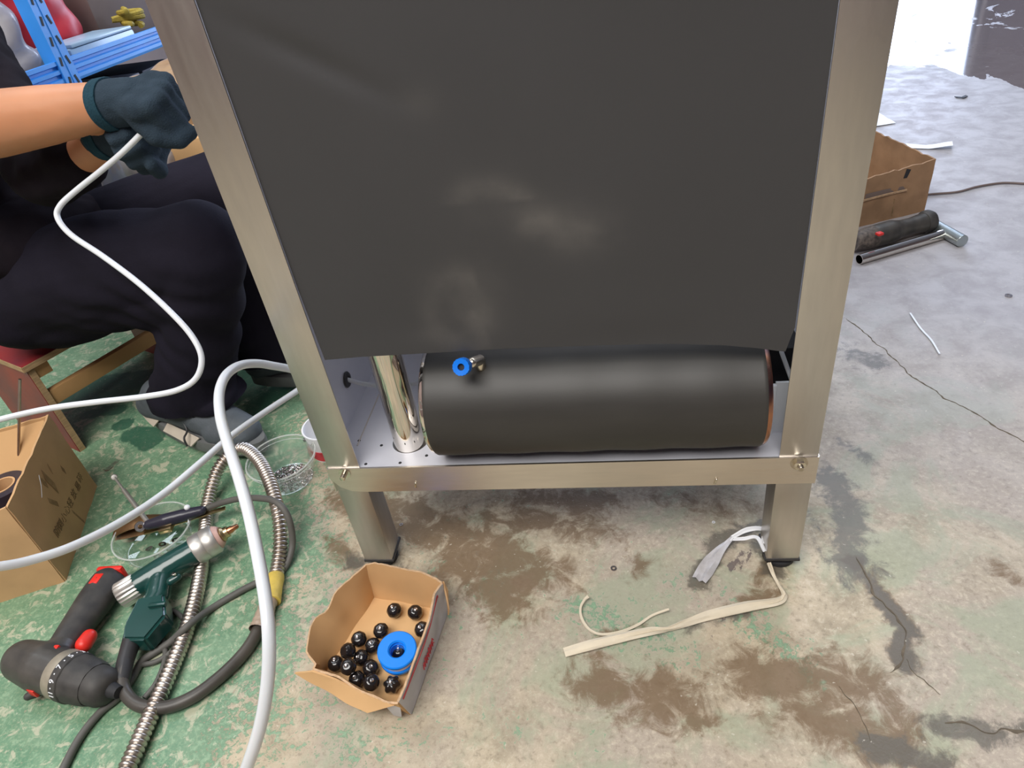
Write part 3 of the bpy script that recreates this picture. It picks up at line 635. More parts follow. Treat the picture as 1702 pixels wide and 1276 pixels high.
# ------------------------------------------------------------------ cordless drill, lying on its side
def drill():
    z = .040
    A = W(42, 1098, z); Bq = W(190, 1148, .032); d = (Bq - A).normalized(); Lb = (Bq - A).length
    H0 = A + d * (.26 * Lb); H1 = W(184, 962, .028)
    t = thing('cordless_drill', 'black and red cordless drill lying on the green floor with chuck to the right', 'drill', (A.x + .06, A.y, 0))
    b_ = NB(); chain(b_, [A, A + d * (.22 * Lb), A + d * (.42 * Lb)], [.032, .0375, .034]); hd = (H1 - H0).normalized(); hm = H0 + hd * .05
    chain(b_, [A + d * (.28 * Lb), hm], [.030, .0205]); obj('motor_housing', blend(b_, .0025, 8), M['tooldark'], t, smooth=True)
    b_ = NB(); sd = V((0, 0, 1)).cross(hd)
    chain(b_, [hm - hd * .03, H0 + hd * .085, H0 + hd * .125, H1 - hd * .012], [.021, .0255, .0285, .0285]); chain(b_, [H0 + hd * .10 + sd * .010, H1 + sd * .010 - hd * .012], [.019, .021]); chain(b_, [H0 + hd * .10 - sd * .010, H1 - sd * .010 - hd * .012], [.019, .021])
    obj('grip', blend(b_, .0025, 6), M['toolgrip'], t, smooth=True)
    # battery base trim
    mb = frame(H1 - hd * .004, hd); b_ = NB(); box(b_, .008, .0185, -.024, .024, -.019, .019, .005, mb); obj('base_trim', b_, M['toolred'], t)
    c = W(160, 962, .0555); b_ = NB(); box(b_, -.011, .011, -.008, .008, -.003, .003, .002, frame(c - V((0, 0, .001)), hd)); obj('release_button', b_, M['toolred'], t)
    c = W(144, 1064, .036); b_ = NB(); chain(b_, [c - hd * .007 - sd * .0, c + hd * .007], [.0125, .0115]); obj('trigger', b_, M['toolred'], t)
    c = W(91, 1079, .064); b_ = NB(); box(b_, -.007, .007, -.004, .004, -.006, .002, .0015, frame(c, hd)); obj('direction_switch', b_, M['toolred'], t)
    c = W(62, 1145, .03); b_ = NB(); box(b_, -.007, .007, -.009, .006, -.006, .010, .0015, frame(c, d)); obj('gear_switch', b_, M['toolred'], t)
    c = W(47, 1157, .02); b_ = NB(); chain(b_, [c + V((.012, .012, .0)), c], [.011, .006]); obj('belt_hook', b_, M['toolgrip'], t)
    def ring(s0, s1, prof, nm, m, seg=40, rf=None):
        b2 = NB(); p0 = A + d * (s0 * Lb); lathe(b2, [(0, 0)] + [(r_, q * (s1 - s0) * Lb) for r_, q in prof] + [(0, (s1 - s0) * Lb)], axis(p0, p0 + d), seg, rf); return obj(nm, b2, m, t)
    ring(.42, .52, [(.034, .0), (.0365, .25), (.036, 1.)], 'gear_case', M['gearcase'])
    rg = ring(.515, .60, [(.0355, 0), (.0368, .1), (.0368, .9), (.035, 1)], 'torque_ring', M['toolgrip'])
    ring(.60, .80, [(.035, 0), (.0345, .3), (.0325, .8), (.030, 1)], 'torque_collar', M['toolgrip'], 48, lambda a: 1 + .012 * math.sin(a * 12))
    ring(.80, .97, [(.029, 0), (.0285, .5), (.024, .8), (.016, 1)], 'chuck', M['toolgrip'], 36, lambda a: 1 + .015 * math.sin(a * 18))
    ring(.96, 1.05, [(.012, 0), (.009, 1)], 'chuck_jaw', M['dark'], 12)
    # white clutch numbers wrapped round the ring
    cx = A + d * (.558 * Lb); up = V((0, 0, 1)); up = (up - d * up.dot(d)).normalized(); sv = d.cross(up)
    b_ = NB()
    for i, s in enumerate(['1', '\u00b7', '3', '\u00b7', '5', '\u00b7', '7', '\u00b7', '9', '\u00b7', '11']):
        me = text_mesh(s, .0125 if s != '\u00b7' else .018, .0003); ang = math.radians(-88 + i * 16)
        nrm = up * math.cos(ang) + sv * math.sin(ang); tdir = (sv * math.cos(ang) - up * math.sin(ang)) * 1
        R_ = Matrix(((tdir[0], -d[0], nrm[0], 0), (tdir[1], -d[1], nrm[1], 0), (tdir[2], -d[2], nrm[2], 0), (0, 0, 0, 1)))
        if R_.determinant() < 0: R_ = Matrix(((-tdir[0], -d[0], nrm[0], 0), (-tdir[1], -d[1], nrm[1], 0), (-tdir[2], -d[2], nrm[2], 0), (0, 0, 0, 1)))
        me.transform(Matrix.Translation(cx + nrm * .0369) @ R_); b_.from_mesh(me)
    obj('clutch_numbers', b_, M['white'], rg, smooth=None)
drill()

# ------------------------------------------------------------------ green torch
def torch():
    K = W(204, 988, .030); E_ = W(352, 898, .050); d = (E_ - K).normalized(); L_ = (E_ - K).length
    t = thing('welding_torch', 'dark green welding torch with silver collar and copper tip', 'torch', (K.x + .08, K.y + .02, 0))
    b_ = NB(); chain(b_, [K + d * .028, K + d * (.45 * L_), K + d * (.82 * L_)], [.0225, .0235, .0225])
    hb = K + d * (.44 * L_); h1 = W(232, 1040, .034)
    chain(b_, [K + d * .07, W(262, 992, .030), W(250, 1010, .030)], [.018, .020, .019]); obj('torch_body', blend(b_, .0022, 5), M['torch'], t, smooth=True)
    # angular grip block
    b_ = NB(); top = [W(228, 992, .052), W(272, 985, .050), W(275, 1020, .050), W(240, 1062, .048), W(202, 1062, .048), W(206, 1035, .050)]; bot = [V((p.x, p.y, .014)) for p in top]
    a = [b_.verts.new(p) for p in top]; c = [b_.verts.new(p) for p in bot]; b_.faces.new(a); b_.faces.new(c[::-1])
    for i in range(6): b_.faces.new((a[i], c[i], c[(i + 1) % 6], a[(i + 1) % 6]))
    bmesh.ops.bevel(b_, geom=b_.edges[:], offset=.004, segments=3, affect='EDGES'); g = obj('grip_block', b_, M['torch'], t)
    b_ = NB(); box(b_, -.004, .004, -.014, .014, -.004, .004, .002, frame(W(262, 1005, .052), hb - h1)); obj('trigger', b_, M['torch'], g)
    b_ = NB(); c = W(290, 962, .048); chain(b_, [c - d * .006 + V((0, 0, .0)), c + d * .006], [.007, .006]); obj('screw_boss', b_, M['torch'], t)
    b_ = NB(); c = W(290, 955, .056); lathe(b_, [(0, 0), (.0032, 0), (.0032, .003), (0, .0036)], Matrix.Translation(c), 12); obj('screw', b_, M['bolt'], t)
    b_ = NB(); lathe(b_, [(0, -.006), (.020, -.006), (.0225, -.003), (.0225, .026), (.020, .030), (0, .030)], axis(K, K + d), 88, rf=lambda a: 1 + .035 * math.sin(a * 22)); obj('knurled_knob', b_, M['knurl'], t)
    e = K + d * (.80 * L_); b_ = NB(); lathe(b_, [(0, 0), (.0255, 0), (.0265, .002), (.0265, .019), (.0258, .020), (.0265, .021), (.0265, .038), (.024, .041), (0, .041)], axis(e, e + d), 48); obj('silver_collar', b_, M['knurl'], t)
    e2 = e + d * .041; d2 = (W(396, 873, .058) - e2).normalized(); ax_ = axis(e2 - d2 * .002, e2 + d2)
    b_ = NB(); lathe(b_, [(0, 0), (.021, 0), (.022, .003), (.019, .008), (.016, .011), (0, .011)], ax_, 36); obj('ceramic_ring', b_, M['ceramic'], t)
    b_ = NB(); lathe(b_, [(0, .010), (.013, .010), (.014, .014), (.010, .018), (.010, .024), (0, .024)], ax_, 24); obj('brass_nut', b_, M['brass'], t)
    Lt = (W(396, 873, .058) - e2).length
    b_ = NB(); lathe(b_, [(0, .022), (.0065, .022), (.0065, .030), (.0048, .034), (.0042, Lt), (.0025, Lt + .002), (0, Lt + .002)], ax_, 20); obj('copper_tip', b_, M['copper'], t)
    b_ = NB(); chain(b_, [W(222, 1055, .032), W(208, 1100, .030), W(203, 1128, .027)], [.0145, .0125, .0115]); obj('cable_boot', b_, M['rubber'], t)
torch()

# ------------------------------------------------------------------ ground clamp
def clamp():
    t = thing('ground_clamp', 'bronze ground clamp with black taped handle and long screw', 'clamp', W(270, 880, 0))
    a = W(196, 886, .024); b1 = W(352, 850, .036); d = (b1 - a).normalized(); s = V((0, 0, 1)).cross(d)
    for sg, nm in ((1, 'upper_jaw'), (-1, 'lower_jaw')):
        b_ = NB(); rows = []
        for i in range(14):
            u = i / 13; c = a + d * (u * .085) + V((0, 0, (.012 + .008 * math.sin(u * 3.1)) if sg > 0 else (.004 - .004 * math.sin(u * 3.1))))
            wd = .014 + .004 * (1 - u)
            rows.append([c + s * (wd * k) + V((0, 0, -.004 * abs(k) ** 2)) for k in (-1, -.5, 0, .5, 1)])
        sheet(b_, rows, .0018); obj(nm, b_, M['clampcu'], t)
    b_ = NB(); box(b_, .0, .150, -.0045, .0045, -.0015, .0015, .001, frame(W(240, 886, .030), W(352, 851, .034) - W(240, 886, .030))); obj('lower_handle', b_, M['brass'], t)
    b_ = NB(); box(b_, -.012, .012, -.009, .009, -.004, .006, .002, frame(W(277, 878, .034), d)); obj('spring_block', b_, M['brass'], t)
    b_ = NB(); P = [W(247, 872, .044), W(275, 864, .046), W(305, 856, .046), W(335, 848, .044)]; chain(b_, P, [.0095, .0125, .012, .009]); obj('taped_handle', blend(b_, .002, 4), M['tape'], t, smooth=True)
    r0_, r1_ = W(190, 793, .06), W(246, 868, .045); b_ = NB(); tube(b_, [r0_.lerp(r1_, .30), r1_], .0046, 12); tube(b_, [r0_, r0_.lerp(r1_, .32)], .0026, 10); sc = obj('clamp_screw', b_, M['knurl'], t)
    b_ = NB(); lathe(b_, [(0, -.001), (.0055, -.001), (.0065, .001), (.005, .003), (0, .0036)], axis(r0_, CAM), 20); obj('screw_head', b_, M['knurl'], sc)
    b_ = NB(); c = W(233, 875, .046); lathe(b_, [(.004, -.003), (.009, -.003), (.010, 0), (.009, .003), (.004, .003)], axis(c, c + (CAM - c)), 24, close=True); obj('eyelet', b_, M['smallmetal'], t)
    b_ = NB(); c = W(311, 843, .058); ell(b_, c, (.0055, .0055, .005)); tube(b_, [c, c + V((.004, -.010, -.012)), c + V((.002, -.018, -.022))], .0012, 8); obj('tie_knot', b_, M['white'], t)
clamp()

# ------------------------------------------------------------------ clear dishes and their screws
def dish(px, py, R_, nm_label, h=.037, q=.80):
    c = W(px, py, 0); t = thing('plastic_dish', nm_label, 'dish', (c.x, c.y, 0))
    b_ = NB(); mt = Matrix.Translation((c.x, c.y, 0))
    lathe(b_, [(0, .0005), (R_ * q, .0005), (R_ * (q + .04), .003), (R_ * .96, h - .003), (R_ * .99, h), (R_, h), (R_, h - .0025), (R_ * .975, h - .0035), (R_ * (q + .06), .0015), (R_ * (q + .02), 0), (0, 0)], mt, 56); obj('bowl', b_, M['clear'], t)
    b_ = NB(); pts = [V((c.x + R_ * math.cos(a), c.y + R_ * math.sin(a), h + .0002)) for a in np.linspace(0, 2 * math.pi, 57)]; tube(b_, pts, .0017, 8, caps=False); obj('rim', b_, M['clearrim'], t)
    if h > .05:
        b_ = NB(); tube(b_, [V((p.x + (c.x - p.x) * .03, p.y + (c.y - p.y) * .03, h - .008)) for p in pts], .0009, 8, caps=False); obj('bead', b_, M['clearrim'], t)
    return c
c = dish(482, 795, .068, 'round clear plastic dish full of small silver screws by the left machine leg', .058, .66)
b_ = NB()
for i in range(520):
    a = random.uniform(0, 6.283); rr = .040 * math.sqrt(random.random()); p = V((c.x + .004 + rr * math.cos(a) * 1.1, c.y - .002 + rr * math.sin(a), .003 + .008 * random.random() * (1 - rr / .05)))
    dd = V((random.uniform(-1, 1), random.uniform(-1, 1), random.uniform(-.5, .5))).normalized(); tube(b_, [p, p + dd * .004], .0008, 5)
    lathe(b_, [(0, -.0005), (.0018, -.0003), (.0019, .0007), (0, .0012)], axis(p, p - dd), 6)
tag(obj('small_screws', b_, M['smallmetal']), 'heap of tiny bright screws in the clear dish', 'screws', kind='stuff')
c2 = dish(266, 902, .070, 'shallow clear plastic dish beneath the bronze ground clamp', .036)
b_ = NB()
for i, (px, py) in enumerate(((270, 905), (262, 925), (285, 915), (248, 912), (292, 898))):
    p = W(px, py, .006); a = i * 1.3; lathe(b_, [(.003, 0), (.0065, 0), (.0065, .0018), (.003, .0018)], axis(p, p + V((math.cos(a) * .3, .2, 1))), 16, close=True)
tag(obj('loose_washers', b_, M['smallmetal']), 'few loose washers lying in the shallow dish under the clamp', 'washers', kind='stuff')
# white tub
c = W(548, 752, 0); t = thing('plastic_tub', 'round white plastic tub with red lower band half hidden by the left machine post', 'tub', (c.x, c.y, 0))
R_ = .046; mt = Matrix.Translation((c.x + .004, c.y + .012, 0))
b_ = NB(); lathe(b_, [(0, .001), (R_ * .9, .001), (R_ * .92, 0), (R_, .062), (R_ * 1.03, .062), (R_ * 1.03, .066), (R_ * .96, .066), (R_ * .88, .004), (0, .004)], mt, 44); obj('tub_body', b_, M['white'], t)
b_ = NB(); lathe(b_, [(R_ * .925, .004), (R_ * .95, .004), (R_ * .985, .028), (R_ * .96, .028)], mt, 44, close=True); o = obj('red_band', b_, M['red'], t)
b_ = NB(); q = V((c.x + .004 - R_ * .90, c.y + .012 - R_ * .45, .045)); ell(b_, q, (.004, .005, .005)); obj('black_mark', b_, M['dark'], t)

# ------------------------------------------------------------------ small carton of knobs
def small_box():
    t = thing('cardboard_box', 'small torn cardboard box holding black knobs in front of the machine', 'box', (.07, -.15, 0))
    th = .003
    BL, BR, FR, FL = V((.029, -.058, .002)), V((.157, -.084, .002)), V((.134, -.250, .002)), V((-.010, -.190, .002))
    b_ = NB(); rows = loft([FL, FR], [BL, BR], 6, 8); sheet(b_, rows, th); obj('base', b_, M['cardin'], t)
    back = [(607, 938, .080), (622, 935, .082), (660, 942, .080), (700, 951, .078), (722, 960, .078), (735, 968, .074)]
    right = [(735, 969, .076), (722, 985, .078), (716, 1012, .078), (712, 1030, .076), (703, 1060, .070), (690, 1095, .066), (676, 1130, .062), (662, 1166, .058)]
    left = [(607, 939, .080), (590, 955, .077), (566, 975, .074), (556, 985, .072), (550, 1003, .066), (543, 1016, .064), (525, 1025, .067), (516, 1042, .068), (510, 1075, .066), (509, 1085, .064), (524, 1103, .058), (520, 1112, .054)]
    front = [(520, 1112, .054), (560, 1125, .052), (600, 1148, .050), (640, 1165, .052), (662, 1168, .056)]
    Wp = lambda L: [W(*p) for p in L]
    for nm, lo, hi, m in (('back_wall', [BL, BR], Wp(back), 0), ('right_wall', [BR, FR], Wp(right), 1), ('left_wall', [BL, FL], Wp(left), 0), ('front_wall', [FL, FR], Wp(front), 0)):
        b_ = NB(); nc = 26; rows = loft(lo, hi, 10, nc)
        for j in range(nc): rows[-1][j] += V((0, 0, .0022 * noise.noise(V((j * .9, len(nm), 3)))))
        sheet(b_, rows, th, .0022)
        o = obj(nm, b_, [M['cardin'], M['print'], M['cardedge']], t, smooth=50)
        ct = V((.07, -.15, 0)) - rootloc(t)
        for p in o.data.polygons:
            outward = p.normal.x * (p.center.x - ct.x) + p.normal.y * (p.center.y - ct.y) > .3 * math.hypot(p.center.x - ct.x, p.center.y - ct.y)
            if outward and m: p.material_index = 1
            if abs(p.normal.z) > .7: p.material_index = 2
        if m:
            # red print on the outer face
            A_ = poly(Wp(right), 60); Bt = poly([BR, FR], 60); b2 = NB(); outn = V((.98, -.1, .1)).normalized()
            P = [A_[i].lerp(Bt[i], .10) + outn * .0024 for i in range(6, 58)]; Q = [A_[i].lerp(Bt[i], .17) + outn * .0024 for i in range(6, 58)]
            sheet(b2, [P, Q], .0004); obj('red_stripe', b2, M['red'], o)
            b2 = NB()
            for k in range(16):
                i0 = 24 + k * .9; i = int(i0); f = i0 - i; ce = A_[i].lerp(A_[i + 1], f).lerp(Bt[i], .58 + .10 * (k % 2)) + outn * .0026; u_ = (A_[i + 1] - A_[i]).normalized()
                tube(b2, [ce - u_ * .003 + V((0, 0, -.004)), ce + V((0, 0, .005 - .002 * (k % 3))), ce + u_ * .002 + V((0, 0, -.003))], .0009, 6)
            obj('red_lettering', b2, M['red'], o)
    b_ = NB(); rows = loft([W(520, 1114, .053), W(560, 1128, .050), W(610, 1154, .050), W(655, 1172, .052)], [W(490, 1118, .032), W(540, 1145, .026), W(580, 1170, .024), W(612, 1184, .028)], 6, 22)
    sheet(b_, rows, th, .002); obj('front_flap', b_, M['cardin'], t)
    b_ = NB(); rows = loft([W(737, 966, .072), W(744, 980, .055)], [W(746, 1012, .035), W(745, 1022, .022)], 6, 8); sheet(b_, rows, .0025, .001); obj('back_flap', b_, M['card'], t)
    b_ = NB(); rows = loft([W(640, 1172, .045), W(664, 1168, .052)], [W(655, 1188, .012), W(668, 1190, .008)], 5, 8); sheet(b_, rows, .002, .002); obj('torn_flap', b_, M['print'], t)
    return (BL, BR, FR, FL)
small_box()
# knobs
kp = [(655.6, 1014.8), (690, 1018), (633.5, 1048.4), (598.4, 1063), (618.5, 1072.8), (577.9, 1081.8), (601, 1092.8), (558.5, 1103), (580.9, 1110.4), (616, 1110.4), (592.5, 1127.7), (617, 1134), (663, 1083), (702, 1046), (652, 1138)]
hgt = [.0125, .0125, .019, .019, .013, .028, .0125, .0125, .030, .0125, .0125, .024, .0125, .0125, .0125]
KP = [W(px, py, h + .0035) for (px, py), h in zip(kp, hgt)]
for it in range(60):
    for i in range(len(KP)):
        for j in range(i):
            dl = KP[i] - KP[j]
            if dl.length < .0236:
                mv = dl.normalized() * ((.0236 - dl.length) * .5); KP[i] += mv; KP[j] -= mv
    for i in range(len(KP)): KP[i].z = max(KP[i].z, .0155)
KL = ['black knob in the small box, left of the pair beside its back wall', 'black knob in the small box, right of the pair beside its back wall', 'black knob touching the upper left of the blue tape roll', 'black knob topmost of the cluster left of the blue roll', 'black knob between the blue roll and the knob cluster',
      'upside-down dull black knob on top of the left cluster', 'black knob in the middle of the cluster beside the upside-down one', 'leftmost black knob against the left wall of the small box', 'black knob just right of the leftmost knob in the small box', 'black knob below left of the blue roll, with a bright centre',
      'black knob half under the others near the front wall of the box', 'frontmost black knob with a shiny ring shaped insert', 'black knob showing through the hole of the blue tape roll', 'black knob half hidden behind the printed right wall of the box', 'black star shaped knob in the front right corner of the small box']
def knob(i, p):
    t = thing('knob', KL[i], 'knob', (p.x, p.y, p.z - .0118), 'black knobs in the small box')
    random.seed(i * 5 + 1); up = V((random.uniform(-.35, .35) + .12, random.uniform(-.35, .2) - .15, 1)).normalized()
    if i == 5: up = V((.5, .6, -.9)).normalized()
    R_ = .0118; b_ = NB(); star = i == 14
    lathe(b_, [(0, -R_ * .72), (R_ * .55, -R_ * .72), (R_ * .80, -R_ * .5), (R_, -.0005), (R_ * .97, R_ * .35), (R_ * .72, R_ * .74), (R_ * .42, R_ * .88), (R_ * .22, R_ * .84), (0, R_ * .84)], axis(p, p + up), 40, rf=(lambda a: 1 + .13 * math.cos(a * 6)) if star else (lambda a: 1 + .02 * math.cos(a * 8)))
    obj('knob_body', b_, MK, t)
    b_ = NB(); lathe(b_, [(0, R_ * .80), (R_ * .24, R_ * .80), (R_ * .24, R_ * .96), (R_ * .15, R_ * 1.02), (0, R_ * .98)], axis(p, p + up), 16); obj('metal_insert', b_, M['smallmetal'], t)
MK = mat('glossy_black_knob', (.012, .010, .011), .16, nz=.2, nscale=60, coat=.4)
for i, p in enumerate(KP): knob(i, p)
# blue tape roll
c = W(660, 1080, .040); up = V((.10, -.12, 1)).normalized(); t = thing('tape_roll', 'bright blue plastic tape roll with white tape lying on the knobs', 'tape', (c.x, c.y, c.z - .022))
ax_ = axis(c - up * .018, c)
b_ = NB(); lathe(b_, [(.0115, .012), (.0115, .0185), (.0135, .0205), (.027, .0205), (.0285, .019), (.0285, .0155), (.027, .014), (.0115, .014)], ax_, 56, close=True); obj('top_flange', b_, M['blueroll'], t)
b_ = NB(); lathe(b_, [(.0115, .003), (.025, .003), (.0253, .008), (.025, .0135), (.0115, .0135)], ax_, 48, close=True); obj('white_tape', b_, M['white'], t)
b_ = NB(); lathe(b_, [(.0105, -.003), (.0275, -.003), (.028, -.001), (.0275, .0025), (.0125, .0025), (.0125, .014), (.0105, .014)], ax_, 56, close=True); obj('lower_flange', b_, M['blueroll'], t)

# ------------------------------------------------------------------ big carton at the left
def big_box():
    A_ = W(108, 965, 0); B_ = W(160, 808, 0); C_ = W(0, 1000, 0); fd = (C_ - A_).normalized(); h = .19
    C_ = A_ + fd * .24; D_ = B_ + fd * .24
    t = thing('cardboard_carton', 'open brown cardboard carton with faded stamped characters at the left edge', 'box', ((A_.x + D_.x) / 2, (A_.y + D_.y) / 2, 0))
    up = V((0, 0, 1)); th = .004
    top = lambda p, dx=0: p + up * (h + dx)
    for nm, P, Q, tp, tq in (('right_wall', A_, B_, top(A_), top(B_, .004)), ('front_wall', C_, A_, top(C_, -.01), top(A_)), ('back_wall', B_, D_, top(B_, .004), top(D_)), ('left_wall', D_, C_, top(D_), top(C_, -.01))):
        b_ = NB(); nc = 16; rows = loft([P, Q], [tp, tq], 10, nc)
        for j in range(nc): rows[-1][j] += up * (.003 * noise.noise(V((j * .7, len(nm), 1))))
        sheet(b_, rows, th, .002); o = obj(nm, b_, M['card'] if nm in ('right_wall', 'front_wall') else M['cardin'], t)
        if nm == 'right_wall':
            n = (B_ - A_).cross(up).normalized();
            if n.dot(CAM - A_) < 0: n = -n
            def onface(px, py):
                d_ = ray(px, py); tt = (A_ - CAM).dot(n) / d_.dot(n); return CAM + d_ * tt
            # line of stamped characters, reading up the face
            S = '\u9632\u5012\u5c0f\u5fc3\u8f7b\u653e\u6613\u788e'; cs = [(93, 884), (98.5, 873), (104.5, 861), (109.5, 848), (115, 837), (121, 822), (127.5, 809), (131, 795)]
            n2 = n * .0026; gx = (B_ - A_).normalized(); gy = up
            for k_, (px, py) in enumerate(cs):
                me = text_mesh(S[k_], .021, .0002); q = onface(px, py) + n2
                xd = gx; R__ = Matrix(((xd[0], gy[0], n[0], q[0]), (xd[1], gy[1], n[1], q[1]), (xd[2], gy[2], n[2], q[2]), (0, 0, 0, 1)))
                if R__.to_3x3().determinant() < 0: R__ = Matrix(((-xd[0], gy[0], n[0], q[0]), (-xd[1], gy[1], n[1], q[1]), (-xd[2], gy[2], n[2], q[2]), (0, 0, 0, 1)))
                me.transform(R__); b3 = NB(); b3.from_mesh(me); obj('stamped_character', b3, M['ink'], o, smooth=None)
            def mark(L, wd, m):
                P_ = [onface(*p) + n * .0026 for p in L]; b3 = NB(); rows = [[p + gy.cross(n) * 0 + (V((0, 0, 1)) * s_ * wd + gx * s_ * wd * .4) for p in cr(P_, 4)] for s_ in (-.5, .5)]; sheet(b3, rows, .0003); obj('stamped_mark', b3, m, o)
            mark([(70, 790), (80, 800), (92, 812)], .020, M['inkpale']); mark([(78, 775), (84, 784)], .010, M['inkpale']); mark([(68, 800), (76, 806)], .012, M['inkpale']); mark([(100, 778), (106, 784)], .010, M['inkpale']); mark([(78, 832), (94, 838)], .010, M['inkpale']); mark([(118, 850), (138, 868)], .006, M['inkpale'])
            b3 = NB(); P_ = [onface(61, 790) + n * .004, onface(63, 808) + n * .006, onface(66, 827) + n * .004]; sheet(b3, [[p - gx * .0015 * s_ for p in P_] for s_ in (0, 1)], .0006); obj('white_sliver', b3, M['paper'], o)  # thin white sliver on the carton face
    b_ = NB(); sheet(b_, loft([A_ + up * .003, C_ + up * .003], [B_ + up * .003, D_ + up * .003], 4, 4), .004); obj('base', b_, M['cardin'], t)
    # folded-in flap against the back wall
    b_ = NB(); sheet(b_, loft([top(B_, -.002) + fd * .01, top(D_, -.006)], [B_ + fd * .03 + (A_ - B_).normalized() * .05 + up * .10, D_ + (A_ - B_).normalized() * .06 + up * .09], 6, 8), .003, .002); obj('inner_flap', b_, M['cardin'], t)
    # roll inside, thin rod leaning
    c = W(2, 806, .125); t2 = thing('tape_roll', 'dark tape roll standing inside the left carton', 'tape', (c.x, c.y, .006))
    m_ = Matrix.Translation((c.x, c.y, .006)); b_ = NB(); lathe(b_, [(.022, .0), (.040, 0), (.041, .118), (.024, .118)], m_, 40, close=True); obj('tape_body', b_, M['tape'], t2)
    b_ = NB(); lathe(b_, [(.020, .0), (.0235, 0), (.0235, .119), (.020, .119)], m_, 32, close=True); obj('core', b_, M['card'], t2)
    b_ = NB(); p0 = W(29, 868, .006); p1 = WD(33, 630, (AX @ (p0 - CAM)).z * .93)
    tube(b_, [p0, p1], .0026, 10); tag(obj('metal_rod', b_, M['rod']), 'thin upright metal rod standing in the left carton', 'rod')
big_box()

# ------------------------------------------------------------------ straps and scraps on the floor
def ribbon(pts, widths, zc=.003, twist=None, th=.0012, rip=.0015, nsub=8):
    """flat ribbon along points; twist per point in degrees"""
    n = len(pts); P = cr(pts, nsub); wv = np.interp(np.linspace(0, n - 1, len(P)), range(n), widths); tw = np.interp(np.linspace(0, n - 1, len(P)), range(n), twist or [0] * n); rows = []
    for i, p in enumerate(P):
        a = P[max(0, i - 1)]; c = P[min(len(P) - 1, i + 1)]; tdir = (c - a).normalized(); s = tdir.cross(V((0, 0, 1)));
        if s.length < .1: s = V((1, 0, 0))
        s.normalize(); u = s.cross(tdir).normalized(); ang = math.radians(tw[i]); e = s * math.cos(ang) + u * math.sin(ang); nn = -s * math.sin(ang) + u * math.cos(ang)
        rows.append([p + e * (wv[i] * k / 4) + nn * (rip * math.sin(k * 2.3 + i * .15) + rip * .5 * (k % 2)) for k in (-2, -1, 0, 1, 2)])
    b = NB(); sheet(b, rows, th); return b
def straps():
    pts = [(1278, 935, .012), (1288, 960, .006), (1301, 982, .006), (1303, 992, .006), (1290, 1000, .006), (1240, 1008, .007), (1180, 1022, .008), (1140, 1035, .008), (1110, 1045, .006), (1080, 1049, .007), (1030, 1060, .006), (980, 1072, .006), (938, 1084, .005)]
    b_ = ribbon([W(*p) for p in pts], [.005, .005, .006, .008, .012, .016, .014, .010, .005, .012, .015, .016, .014], twist=[0, 20, 0, -20, 10, 15, 25, 30, 20, 12, 8, 8, 4]); tag(obj('strap', b_, M['strap']), 'long cream woven strap twisted across the floor below the right leg', 'strap')
    pts = [(1012 + 100, 1012, .010), (1085, 1022, .005), (1060, 1038, .004), (1030, 1050, .003), (1000, 1054, .003), (980, 1046, .004), (967, 1028, .005), (965, 1010, .006), (972, 996, .008), (978, 991, .010)]
    b_ = ribbon([W(p[0], p[1], p[2]) for p in pts], [.003, .0035, .004, .004, .004, .004, .004, .0035, .004, .006], rip=.0003); o = tag(obj('strap', b_, M['strap']), 'narrow cream strap curled into a hook above the long twisted strap', 'strap')
    pts = [W(1279, 890, .03), W(1262, 880, .022), W(1238, 884, .014), W(1215, 897, .008)]
    t = thing('strap', 'grey and white torn strap tied around the right machine leg', 'strap', W(1200, 930, 0))
    q0 = V((.645, .030, .040)); b_ = ribbon([V((.648, .020, .035)), W(1268, 880, .028), W(1242, 880, .020), W(1216, 893, .010)], [.005, .007, .008, .006], twist=[30, 20, 20, 0], rip=.0006); obj('upper_strand', b_, M['white'], t)
    b_ = ribbon([V((.648, .004, .036)), W(1258, 893, .028), W(1236, 895, .018), W(1214, 896, .010)], [.005, .006, .006, .005], twist=[20, 10, 10, 0], rip=.0006); obj('lower_strand', b_, M['white'], t)
    b_ = ribbon([W(1217, 894, .010), W(1200, 910, .008), W(1184, 930, .006), (W(1172, 948, .005)), W(1162, 964, .004)], [.006, .014, .022, .024, .022], rip=.003); obj('soiled_tail', b_, M['strapgrey'], t)
straps()
